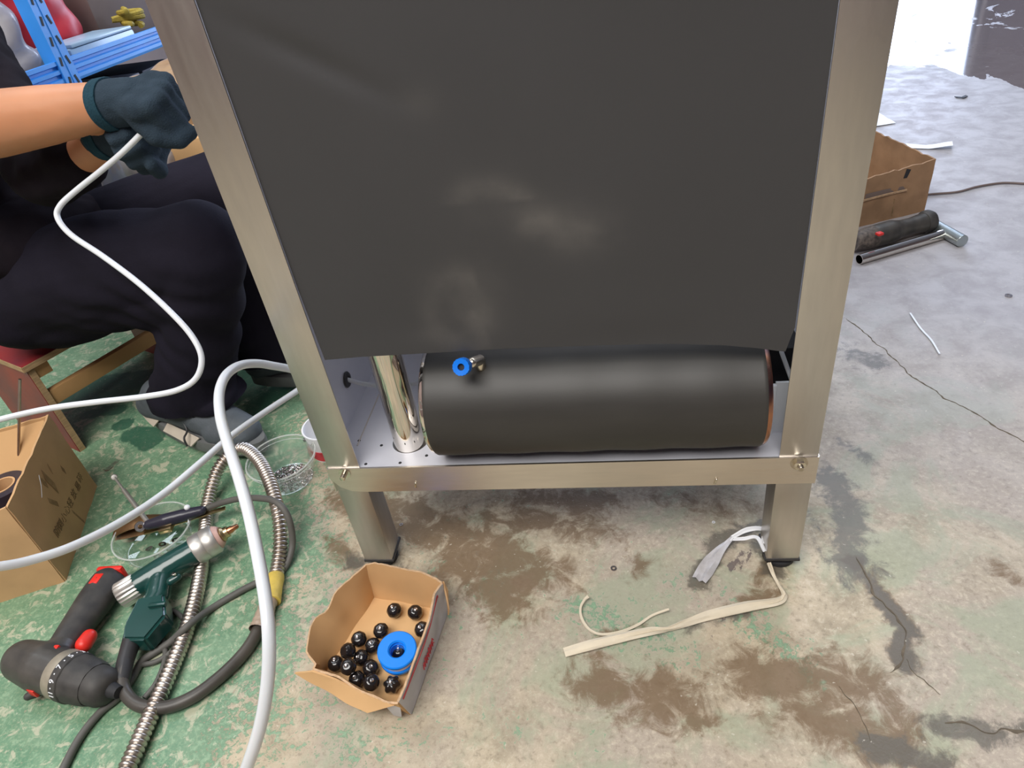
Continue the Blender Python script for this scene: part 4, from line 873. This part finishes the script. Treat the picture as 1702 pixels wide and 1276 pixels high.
def floor_bits():
    for px, py, r_, lab, m in ((667, 872, .0038, 'small pale nut on the floor under the machine', 'smallmetal'), (1186, 868, .003, 'tiny white fragment on the floor under the machine near the right leg', 'white'), (1676, 492, .0075, 'small shiny washer lying on the bare floor at the right edge', 'smallmetal'), (1020, 945, .005, 'small clear washer on the concrete below the middle of the machine', 'smallmetal')):
        c = W(px, py, 0); b_ = NB(); lathe(b_, [(r_ * .45, .0), (r_, .0), (r_, r_ * .35), (r_ * .45, r_ * .35)], Matrix.Translation(c), 6 if r_ < .004 else 20, close=True); tag(obj('washer' if r_ > .004 else 'nut', b_, M[m]), lab, 'hardware')
    b_ = ribbon([W(1513, 520, .004), W(1530, 545, .003), W(1548, 565, .003), W(1562, 588, .004)], [.003, .004, .004, .003], rip=.0003); tag(obj('plastic_strip', b_, M['paper']), 'thin white plastic strip on the concrete right of the machine', 'strip')
    b_ = NB(); tube(b_, cr([W(1500, 330, .004), W(1545, 323, .004), W(1590, 319, .004), W(1625, 310, .004), W(1665, 304, .004), W(1702, 305, .004), W(1760, 308, .004)], 8), .0035, 10); tag(obj('floor_cable', b_, mat('thin_brown_cable', (.16, .12, .11), .6, nz=.2)), 'thin dark cable crossing the concrete behind the right carton', 'cable')
    # papers
    b_ = NB(); P = [W(1462, 188, .004), W(1489, 204, .004), W(1462, 211, .004), W(1430, 214, .004), W(1430, 195, .004)]; rows = loft([P[4], P[0]], [P[3], P[1]], 5, 6); sheet(b_, rows, .0008, .003); tag(obj('paper_sheet', b_, M['paper']), 'pointed white paper scrap behind the right carton', 'paper')
    b_ = NB(); rows = loft([W(1505, 238, .004), W(1540, 241, .004), W(1583, 235, .012)], [W(1512, 246, .004), W(1545, 247, .004), W(1584, 242, .016)], 4, 12); sheet(b_, rows, .0012, .002); tag(obj('paper_strip', b_, M['paper']), 'long curled white paper strip lying right of the right carton', 'paper')
    b_ = NB(); P = [W(1588, 161, .003), W(1600, 162, .004), W(1607, 159, .003)]; sheet(b_, [[p + V((0, .01 * s, 0)) for p in P] for s in (-1, 1)], .002, .003); tag(obj('dark_scrap', b_, M['dark']), 'small dark scrap on the damp looking concrete near the puddle', 'scrap')
    # steel tube, zinc bar
    a = W(1428, 431, .013); b1 = W(1572, 388, .013); ax_ = axis(a, b1); L_ = (b1 - a).length
    b_ = NB(); lathe(b_, [(.0115, 0), (.0135, 0), (.0135, L_), (.0115, L_)], ax_, 32, close=True); tag(obj('steel_tube', b_, M['chrome']), 'short polished steel tube lying on the concrete before the right carton', 'pipe')
    a = W(1552, 374, .016); b1 = W(1600, 401, .016); dd = (b1 - a).normalized(); a = a - dd * .05
    b_ = NB(); lathe(b_, [(0, 0), (.0150, 0), (.016, .001), (.016, (b1 - a).length - .001), (.015, (b1 - a).length), (0, (b1 - a).length)], axis(a, b1), 32); tag(obj('steel_bar', b_, M['bar']), 'thick grey round bar lying beside the steel tube at the right', 'bar')
floor_bits()

# ------------------------------------------------------------------ carton and drill behind the right post
def right_group():
    z = 0; A_ = W(1535, 350, 0); L_ = W(1430, 376, 0); d = (L_ - A_).normalized(); nb = V((-d.y, d.x, 0));
    if nb.y < 0: nb = -nb
    h = .142; A_ = A_; Wd = .30; Dp = .36
    P0 = A_ + d * Wd; P1 = A_; P2 = A_ + nb * Dp - d * .02; P3 = P0 + nb * Dp
    t = thing('cardboard_carton', 'worn open cardboard carton on the concrete behind the right machine post', 'box', ((P0.x + P2.x) / 2, (P0.y + P2.y) / 2, 0)); up = V((0, 0, 1))
    def wall(nm, a, c, ha, hc, m, hole=None):
        b_ = NB(); nc = 22; rows = loft([a, c], [a + up * ha, c + up * hc], 12, nc)
        for j in range(nc): rows[-1][j] += up * (.006 * noise.noise(V((j * .8, len(nm), 2))))
        sheet(b_, rows, .005, .003); return obj(nm, b_, m, t)
    fw = wall('front_wall', P0, P1, h - .005, h + .008, M['carddull']); wall('right_wall', P1, P2, h + .008, h + .02, M['carddull']); wall('back_wall', P3, P2, h + .03, h + .02, M['carddull']); wall('left_wall', P0, P3, h - .005, h + .03, M['carddull'])
    b_ = NB(); sheet(b_, loft([P0 + up * .003, P1 + up * .003], [P3 + up * .003, P2 + up * .003], 3, 3), .004); obj('base', b_, M['carddull'], t)
    n = -nb
    def onf(px, py, off=.004):
        d_ = ray(px, py); tt = (A_ - CAM).dot(n) / d_.dot(n); return CAM + d_ * tt + n * off
    # torn strip, dark opening and blot
    b_ = NB(); sheet(b_, loft([onf(1436, 331, .0032), onf(1470, 322, .0032), onf(1504, 314, .0032)], [onf(1438, 322, .0032), onf(1470, 314, .0032), onf(1500, 309, .0032)], 2, 10), .0005); obj('torn_slot', b_, M['greybrown'], fw)
    b_ = NB(); sheet(b_, loft([onf(1432, 334, .005), onf(1470, 324, .005), onf(1505, 316, .005)], [onf(1432, 331, .006), onf(1470, 321, .006), onf(1505, 313, .006)], 2, 12), .002); obj('torn_edge', b_, M['cardedge'], fw)
    b_ = NB(); sheet(b_, loft([onf(1500, 296, .0034), onf(1506, 295, .0034)], [onf(1506, 280, .0034), onf(1513, 281, .0034)], 4, 4), .0004); obj('dark_blot', b_, M['dark'], fw)
    b_ = NB(); sheet(b_, loft([onf(1480, 358, .0034), onf(1482, 358, .0034)], [onf(1484, 330, .0034), onf(1486, 330, .0034)], 4, 3), .0004); obj('crease', b_, M['ink'], fw)
    # drill lying in front
    a = W(1440, 396, .034); b1 = W(1540, 368, .034); dd = (b1 - a).normalized()
    t = thing('cordless_drill', 'dark cordless drill lying against the right carton behind the steel tube', 'drill', (a.x + .08, a.y + .02, 0))
    b_ = NB(); chain(b_, [a + dd * .03, a + dd * .075, a + dd * .105], [.030, .031, .024]); chain(b_, [a + dd * .10, a + dd * .14, a + dd * .185], [.024, .023, .027]); obj('motor_housing', blend(b_, .003, 6), M['tooldark'], t, smooth=True)
    b_ = NB(); lathe(b_, [(0, 0), (.027, 0), (.030, .006), (.030, .020), (.027, .026), (0, .026)], axis(b1 - dd * .012, b1 + dd), 28, rf=lambda q: 1 + .02 * math.cos(q * 6)); obj('battery_pack', b_, M['toolgrip'], t)
    b_ = NB(); lathe(b_, [(0, -.04), (.022, -.04), (.026, -.02), (.029, .0), (.029, .022), (0, .022)], axis(a, a + dd), 36, rf=lambda q: 1 + .02 * math.sin(q * 14)); obj('torque_ring', b_, mat('dusty_black_plastic', (.05, .042, .038), .6, nz=.5, nscale=120, col2=(.16, .13, .11)), t)
    c = onf(1462, 389, .0); c = W(1462, 388, .062); b_ = NB(); box(b_, -.008, .008, -.007, .007, -.004, .003, .002, frame(c, dd)); obj('red_switch', b_, M['toolred'], t)
right_group()

# ------------------------------------------------------------------ stool
def stool():
    C0 = W(38, 607, .240); C0.z = 0; e1 = V((.42, .907, 0)).normalized(); e2 = V((-.907, .42, 0)).normalized(); z1 = .240; L1, L2 = .36, .27; up = V((0, 0, 1))
    t = thing('wooden_stool', 'low wooden stool with worn red top under the seated worker', 'stool', C0 + e1 * L1 / 2 + e2 * L2 / 2)
    mt = Matrix(((e1[0], e2[0], 0, C0[0]), (e1[1], e2[1], 0, C0[1]), (0, 0, 1, 0), (0, 0, 0, 1)))
    b_ = NB(); box(b_, -.006, L1 + .006, -.006, L2 + .006, z1 - .014, z1, .002, mt); s = obj('seat', b_, M['redpaint'], t)
    for (a, b1, c, d) in ((-.0075, -.006, -.006, L2 + .006), (-.006, L1 + .006, -.0075, -.006)):
        b_ = NB(); box(b_, a, b1, c, d, z1 - .0135, z1 - .001, 0, mt); obj('plywood_edge', b_, M['ply'], s)
    for x0 in (0, L1 - .015):
        b_ = NB(); box(b_, x0, x0 + .013, .0, L2, 0, z1 - .014, .001, mt); p = obj('side_panel', b_, M['redpaint'], t)
        b_ = NB(); box(b_, x0, x0 + .013, -.0015, 0, 0, z1 - .014, 0, mt); obj('plywood_edge', b_, M['ply'], p)
    for y0 in (.004, L2 - .022):
        b_ = NB(); box(b_, .013, L1 - .015, y0, y0 + .018, .125, .160, .002, mt); obj('stretcher', b_, M['wood'], t)
    for y0 in (.004, L2 - .03): b_ = NB(); box(b_, .013, .045, y0, y0 + .026, z1 - .044, z1 - .014, .001, mt); obj('corner_block', b_, M['wood'], t)
    # panel face towards the viewer's left
    b_ = NB(); box(b_, -.0015, 0, .0, L2, 0, z1 - .014, 0, mt); obj('painted_face', b_, M['redpaint'], t)
    return C0, e1, e2
ST = stool()

# ------------------------------------------------------------------ rack with its load
def rack():
    X0 = -1.055; Yp = 1.20
    t = thing('storage_rack', 'blue slotted steel storage rack behind the worker', 'rack', (X0 - .2, 1.5, 0))
    def upright(y, x):
        b_ = NB(); box(b_, x - .003, x, y - .030, y + .030, 0, 1.6); box(b_, x - .040, x - .003, y - .030, y - .027, 0, 1.6); box(b_, x, x + .002, y - .002, y + .002, 0, 1.6)
        o = obj('upright', b_, M['rackblue'], t)
        b_ = NB()
        for k in range(32):
            z_ = .03 + k * .05
            for s in (-.015, .015):
                m_ = Matrix.Translation((x + .0006, y + s, z_)); box(b_, -.0008, .0008, -.0035, .0035, -.011, .011, 0, m_ @ Matrix.Rotation(.25 * (1 if s > 0 else -1), 4, 'X'))
        obj('slots', b_, M['dark'], o); return o
    q = WX(121, 130, X0 + .018); upright(q.y, X0 + .018); Yp = q.y
    upright(Yp + 1.5, X0); upright(Yp, X0 - .45); upright(Yp + 1.5, X0 - .45)
    for zc in (.30, WX(163, 98, X0 + .01).z):
        for xx in (X0 + .002, X0 - .45):
            b_ = NB(); z0 = zc - .030; z1 = zc + .028; n = 9; rows = []
            for y_ in (Yp - .35, Yp + 1.6):
                rows.append([V((xx + .006 + .008 * (abs(math.sin(k / n * math.pi * 3))), y_, z0 + (z1 - z0) * k / n)) for k in range(n * 3 // 3 + 1)])
            # profiled beam: stepped grooves
            rows = []
            prof = [(0, z0), (.010, z0), (.012, z0 + .006), (.012, z0 + .014), (.005, z0 + .017), (.005, z0 + .025), (.012, z0 + .028), (.012, z0 + .036), (.005, z0 + .039), (.005, z0 + .046), (.012, z0 + .049), (.012, z1), (0, z1)]
            rows = [[V((xx + a, y_, z_)) for a, z_ in prof] for y_ in (Yp - .35, Yp + 1.6)]
            sheet(b_, rows, .0015); obj('beam', b_, M['rackblue'], t, smooth=20)
        b_ = NB(); box(b_, X0 - .44, X0 - .004, Yp - .35, Yp + 1.6, zc - .002, zc + .006); obj('shelf_board', b_, M['darkbox2'], t)
    zs = WX(163, 98, X0).z + .006; zl = .306
    # clear blue tub near the edge of the upper shelf
    a = WX(108, 58, X0 + .01); b1 = WX(220, 36, X0 + .01); y0, y1 = a.y + .0, b1.y
    t2 = thing('plastic_case', 'frosted light blue plastic case on the rack shelf edge', 'case', (X0 - .05, (y0 + y1) / 2, zs)); b_ = NB(); box(b_, X0 - .13, X0 + .004, y0, y1, zs, zs + .040, .010); obj('case_body', b_, M['box_clear'], t2)
    b_ = NB(); box(b_, X0 - .132, X0 + .006, y0 + .01, y1 - .01, zs + .040, zs + .050, .004); obj('case_lid', b_, M['box_clear'], t2)
    # red bag
    c = WX(95, 8, X0 - .12); b_ = NB(); ell(b_, (X0 - .23, c.y + .03, zs + .15), (.09, .085, .17)); ell(b_, (X0 - .22, c.y + .05, zs + .07), (.09, .10, .08)); me = blend(b_, .010, 3, fold=lambda p: .012 * noise.noise(p * 14)); tag(obj('red_bag', me, M['redbag'], smooth=True), 'crumpled red bag on the upper rack shelf behind the blue upright', 'bag')
    b_ = NB(); box(b_, X0 - .42, X0 - .16, c.y + .20, c.y + .62, zs, zs + .30, .006); t3 = obj('storage_carton', b_, M['greybrown']); tag(t3, 'taupe carton on the upper rack shelf right of the red bag', 'box')
    yy = WX(185, 4, X0 - .13).y; b_ = NB(); pts = [V((X0 - .09 + .03 * math.cos(a_ * 3) , yy + .05 * math.sin(a_ * 2.1), zs + .020 + .006 * a_)) for a_ in np.linspace(0, 9, 60)]; pts = [V((p.x, p.y, zs + .012 + (p.z - zs) * 1.0)) for p in pts]; tube(b_, pts, .009, 8); tag(obj('yellow_rope', b_, M['yellowrope']), 'bundle of dull yellow rope on the rack behind the plastic case', 'rope')
    c = WX(15, 40, X0 - .05); b_ = NB(); ell(b_, (X0 - .10, c.y - .02, zs + .11), (.07, .07, .13)); ell(b_, (X0 - .10, c.y + .0, zs + .04), (.07, .08, .05)); me = blend(b_, .009, 3, fold=lambda p: .012 * noise.noise(p * 18)); tag(obj('plastic_bag', me, M['cloudybag'], smooth=True), 'cloudy white plastic bag on the rack left of the blue upright', 'bag')
    b_ = NB(); box(b_, X0 - .40, X0 - .20, c.y - .30, c.y + .14, zs, zs + .30, .006); tag(obj('storage_bin', b_, mat('deep_blue_bin', (.02, .10, .22), .5, nz=.2)), 'dark blue bin at the back of the rack behind the cloudy bag', 'bin')
    # crates on the lower shelf, just visible under the beam
    for k, (p0, p1, m, lab) in enumerate((((118, 130), (182, 120), 'darkbox', 'dark slate crate on the lower rack shelf, nearest the worker'), ((184, 120), (226, 112), 'darkbox2', 'grey slate crate in the middle of the lower rack shelf'), ((230, 110), (288, 100), 'darkbox', 'dark crate on the lower rack shelf nearest the machine post'))):
        ya = WX(*p0, X0 - .03).y; yb = WX(*p1, X0 - .03).y; tt = thing('storage_crate', lab, 'crate', (X0 - .17, (ya + yb) / 2, zl)); zz = WX(250, 85, X0).z
        b_ = NB(); box(b_, X0 - .34, X0 - .03, ya + .004, yb - .004, zl, .56, .008); obj('crate_body', b_, M[m], tt); b_ = NB(); box(b_, X0 - .345, X0 - .025, ya + .002, yb - .002, .56, .575, .004); obj('crate_lid', b_, M[m], tt)
    # wrapped cartons standing beyond the worker's lap
    def crumpled(nm, lab, cat, lo, hi, m, amp=.012, par=None):
        b_ = NB(); box(b_, lo[0], hi[0], lo[1], hi[1], lo[2], hi[2], .01); me = blend(b_, .010, 2, fold=lambda p: amp * (noise.noise(p * 9) + .6 * noise.noise(p * 22))); o = obj(nm, me, m, smooth=35); return tag(o, lab, cat)
    q = WD(300, 190, 1.75); crumpled('wrapped_carton', 'brown carton in crinkled film standing behind the gloved hands', 'box', (q.x - .16, q.y - .02, 0), (q.x + .28, q.y + .30, q.z + .085), mat('film_wrapped_cardboard', (.50, .36, .22), .30, nz=.35, nscale=10, bump=.9, bscale=14, col2=(.36, .22, .12)))
    q2 = WD(262, 262, 1.60); crumpled('cardboard_sheet_pile', 'flattened brown cardboard lying below the wrapped carton', 'cardboard', (q2.x - .10, q2.y + .02, 0), (q2.x + .26, q2.y + .14, q2.z + .035), M['cardin'], .006)
    q3 = WD(215, 275, 1.66); crumpled('plastic_bag', 'clear crumpled plastic bag behind the seated worker\'s lap', 'bag', (q3.x - .06, q3.y - .06, 0), (q3.x + .13, q3.y + .08, q3.z + .035), M['cloudybag'], .02)
rack()

# ------------------------------------------------------------------ the seated worker
def worker():
    hipR, hipL = V((-.76, .42, .365)), V((-.76, .58, .365)); pel = V((-.80, .50, .375))
    kR = V((-.285, .345, .462)); aR = V((-.475, .385, .105)); kL = V((-.33, .575, .485)); aL = V((-.375, .545, .10))
    ch = V((-.86, .47, .62)); sh = V((-.85, .46, .81)); shR = V((-.80, .29, .81)); shL = V((-.80, .63, .81))
    elR = V((-.515, .215, .722)); wrR = WD(197, 171, .940); elL = WD(80, 292, 1.12); wrL = WD(192, 224, 1.01)
    nk = V((-.83, .455, .91)); hd = V((-.76, .45, 1.03))
    hR = WD(245, 163, .925); hL = WD(236, 212, 1.00)
    t = thing('person', 'seated worker in dark navy clothes and grey blue knit gloves holding a white tube', 'person', (-.55, .45, 0))
    # body: one continuous surface
    b_ = NB()
    chain(b_, [pel, V((-.83, .485, .50)), ch, sh], [.115, .115, .13, .085]); chain(b_, [shR, sh, shL], [.055, .085, .055]); ell(b_, (-.86, .47, .62), (.11, .16, .15)); chain(b_, [sh, nk, hd - V((.02, 0, .03))], [.06, .055, .055])
    chain(b_, [shR, elR, elR.lerp(wrR, .25), elR.lerp(wrR, .6), wrR, wrR.lerp(hR, .5)], [.052, .044, .047, .040, .029, .026]); chain(b_, [shL, elL, elL.lerp(wrL, .3), wrL, wrL.lerp(hL, .5)], [.050, .034, .033, .0265, .022])
    chain(b_, [hipR, kR, kR.lerp(aR, .35), aR], [.085, .058, .058, .035]); chain(b_, [hipL, kL, kL.lerp(aL, .35), aL], [.085, .058, .058, .035]); chain(b_, [hipR, pel, hipL], [.09, .10, .09])
    ell(b_, hd + V((0, 0, .02)), (.095, .075, .105)); ell(b_, hd + V((.03, 0, -.045)), (.055, .052, .055))
    fwd = V((.92, 0, -.38)).normalized(); ell(b_, hd + fwd * .095 + V((0, 0, -.002)), (.018, .014, .020)); ell(b_, hd + fwd * .080 + V((0, 0, -.045)), (.016, .024, .010)); ell(b_, hd + V((0, .077, 0)), (.016, .012, .028)); ell(b_, hd + V((0, -.077, 0)), (.016, .012, .028))
    body = obj('body', blend(b_, .006, 5), M['skin'], t, smooth=True)
    b_ = NB(); ell(b_, hd + V((-.018, 0, .040)), (.100, .083, .100)); ell(b_, hd + V((-.055, 0, -.01)), (.060, .072, .075)); obj('hair', blend(b_, .006, 4, fold=lambda p: .003 * noise.noise(p * 60)), M['hair'], t, smooth=True)
    for s in (-1, 1):
        b_ = NB(); ell(b_, hd + fwd * .080 + V((.006, .030 * s, .018)), (.011, .013, .008)); e = obj('eye', b_, M['eye'], body, smooth=True)
    # shirt
    b_ = NB(); chain(b_, [V((-.80, .495, .40)), V((-.83, .485, .50)), ch, sh], [.135, .140, .150, .10]); chain(b_, [shR, sh, shL], [.075, .10, .075]); ell(b_, (-.85, .475, .60), (.135, .18, .17)); ell(b_, (-.70, .46, .46), (.13, .15, .09))
    chain(b_, [shR, shR.lerp(elR, .60)], [.078, .072]); chain(b_, [shL, elL, elL.lerp(wrL, .42)], [.072, .052, .044])
    fs = lambda p: .010 * noise.noise(V((p.x * 6, p.y * 6, p.z * 16))) + .005 * noise.noise(p * 34)
    obj('shirt', blend(b_, .007, 5, fs), M['shirt'], t, smooth=True)
    # trousers, loose with folds behind the knee and at the hem
    b_ = NB(); hemR = aR + V((-.022, .0, -.022)); hemL = aL + V((0, 0, .01))
    chain(b_, [hipR, hipR.lerp(kR, .5), kR, kR.lerp(aR, .25), kR.lerp(aR, .6), hemR.lerp(kR, .04)], [.115, .104, .078, .079, .077, .086], seg=24)
    chain(b_, [hipR + V((.04, 0, -.03)), hipR.lerp(kR, .55) + V((0, 0, -.035)), kR.lerp(aR, .28) + V((-.02, 0, -.005))], [.10, .085, .075], seg=24)
    chain(b_, [hipL, hipL.lerp(kL, .5), kL, kL.lerp(aL, .3), hemL], [.115, .100, .080, .078, .080], seg=24); chain(b_, [hipR, pel, hipL], [.125, .13, .125])
    ell(b_, aR + V((.04, -.01, .0)), (.075, .072, .055))
    kneeback = kR.lerp(aR, .35) + V((-.05, 0, .02))
    def ft(p):
        d_ = (p - kneeback).length; a_ = math.exp(-(d_ / .15) ** 2); hem = math.exp(-((p.z - .12) / .07) ** 2)
        return .006 * noise.noise(p * 9) + a_ * .0038 * math.sin((p.z * 1.0 + p.x * .75) * 80 + 7 * noise.noise(p * 7)) + hem * .004 * math.sin(p.z * 90 + 8 * noise.noise(p * 7)) + .009 * noise.noise(V((p.x * 5 + p.z * 14, p.y * 6, p.x * 3)))
    me = blend(b_, .006, 4, ft)
    bt = NB(); bt.from_mesh(me); bmesh.ops.delete(bt, geom=[v for v in bt.verts if v.co.z < .100 + .05 * max(0, -.50 - v.co.x)], context='VERTS'); obj('trousers', bt, M['trousers'], t, smooth=True)
    # shoes
    def shoe(heel, toe, nm):
        d = (toe - heel); L_ = d.length; d.normalize(); s = V((0, 0, 1)).cross(d); up = V((0, 0, 1)); S = lambda u, v, w_: heel + d * (u * L_) + s * v + up * w_
        b2 = NB(); chain(b2, [S(.12, 0, .052), S(.35, 0, .062), S(.62, .004, .050), S(.86, .006, .036)], [.038, .042, .045, .034], seg=20); chain(b2, [S(.15, 0, .06), S(.22, 0, .085)], [.038, .038]); chain(b2, [S(.70, -.012, .036), S(.86, -.006, .034)], [.036, .030])
        up_ = blend(b2, .004, 5); bu = NB(); bu.from_mesh(up_); bmesh.ops.delete(bu, geom=[v for v in bu.verts if v.co.z < .018], context='VERTS'); sh_ = obj(nm, bu, M['shoe'], t, smooth=True)
        b2 = NB(); out = []
        for a_ in np.linspace(0, 2 * math.pi, 40, endpoint=False):
            u = .5 - .5 * math.cos(a_); wd = .040 + .014 * math.sin(u * 2.6 - .5); out.append((u, math.sin(a_) * wd * (1 if abs(math.sin(a_)) > .2 else 1)))
        r0_ = [b2.verts.new(S(u, v, .0)) for u, v in out]; r1_ = [b2.verts.new(S(u, v * 1.06, .014)) for u, v in out]; r2_ = [b2.verts.new(S(u, v, .028 + .010 * max(0, .3 - u))) for u, v in out]
        for A_, B_ in ((r0_, r1_), (r1_, r2_)):
            for k in range(40): b2.faces.new((A_[k], A_[(k + 1) % 40], B_[(k + 1) % 40], B_[k]))
        b2.faces.new(r0_[::-1]); b2.faces.new(r2_); obj('sole', b2, M['sole'], sh_, smooth=50)
        return S, sh_, s
    S, sh_, s = shoe(W(252, 692, .02), W(444, 748, .02) , 'shoe')
    # pale side patches and laces on the near side
    def patch(P, nm, m, th=.003): b2 = NB(); sheet(b2, P, th); obj(nm, b2, m, sh_, smooth=50)
    sgn = -1
    def near(px, py, z_):
        p = W(px, py, z_); return p
    patch(loft([near(272, 716, .042), near(298, 730, .042), near(318, 742, .040)], [near(279, 703, .058), near(308, 716, .058), near(332, 728, .054)], 4, 8), 'side_patch', M['shoepatch'])
    patch(loft([near(234, 685, .05), near(246, 700, .045), near(256, 709, .042)], [near(236, 672, .075), near(252, 688, .065), near(265, 698, .058)], 4, 8), 'heel_patch', M['shoepatch'])
    for k in range(5):
        a_ = S(.42 + .055 * k, -.030, .088 - .009 * k); c_ = S(.46 + .055 * k, .026, .086 - .009 * k); m_ = (a_ + c_) / 2 + V((0, 0, .010)); b2 = NB(); tube(b2, cr([a_, m_, c_], 5), .0024, 8); obj('lace', b2, M['rubber'], sh_)
    b2 = NB(); tube(b2, cr([S(.44, -.03, .086), near(310, 712, .07), near(306, 728, .062), near(311, 741, .045)], 6), .0022, 8); obj('lace', b2, M['rubber'], sh_)
    shoe(V((-.44, .545, .02)), V((-.165, .585, .02)), 'shoe')
    # gloved hands: palm, thumb and four curled fingers round the tube
    def hand(wr, c, aimdir, palmdown, nm, flip):
        f = (aimdir).normalized(); pn = (palmdown - f * palmdown.dot(f)).normalized(); sd = f.cross(pn) * flip     # sd: across the knuckles, towards the little finger
        b2 = NB(); Wp = wr
        q_ = .86
        kn = [Wp + f * (.056 - .004 * abs(k - 1.2)) + sd * ((k - 1.5) * .0178) for k in range(4)]
        for k in range(4): chain(b2, [Wp + f * .010 + sd * ((k - 1.5) * .010), Wp + f * .034 + sd * ((k - 1.5) * .0165), kn[k]], [.0195, .0200, .0150])
        chain(b2, [Wp - f * .036, Wp - f * .012, Wp + f * .012], [.0335, .032, .029])
        ln = [.036, .040, .038, .030]
        for k in range(4):
            p1_ = kn[k] + (f * .06 + pn * 1.0).normalized() * ln[k]; p2_ = p1_ + (pn * .35 - f * .95).normalized() * (ln[k] * .70); p3_ = p2_ + (-f * .75 - pn * .60).normalized() * (ln[k] * .50)
            chain(b2, [kn[k], p1_, p2_, p3_], [.0132, .0120, .0108, .0096])
        th0 = Wp + f * .022 - sd * .026 + pn * .010; th1 = th0 + (f * .50 - sd * .40 + pn * .70).normalized() * .032; th2 = th1 + (f * .70 + pn * .60 + sd * .35).normalized() * .027; th3 = th2 + (f * .35 + sd * .85 + pn * .2).normalized() * .020
        chain(b2, [th0, th1, th2, th3], [.0165, .0145, .0130, .0108])
        o = obj(nm, blend(b2, .0030, 3, fold=lambda p: .0012 * noise.noise(p * 70)), M['glove'], t, smooth=True)
        b2 = NB(); q = cr([Wp - f * .042, Wp - f * .036, Wp - f * .030, Wp - f * .024], 3); tube(b2, q, [.0350 + .0006 * math.sin(i * 1.9) for i in range(len(q))], 32); obj('glove_cuff', b2, M['glovecuff'], o)
    fR = (hR - wrR).normalized(); hand(wrR + fR * .018, hR, fR * 1.0 + V((.05, 0, .03)), V((.15, .35, -.92)), 'glove', 1)
    fL = (hL - wrL).normalized(); hand(wrL + fL * .012, hL, fL + V((0, -.2, -.05)), V((.0, -.75, -.5)), 'glove', -1)
worker()
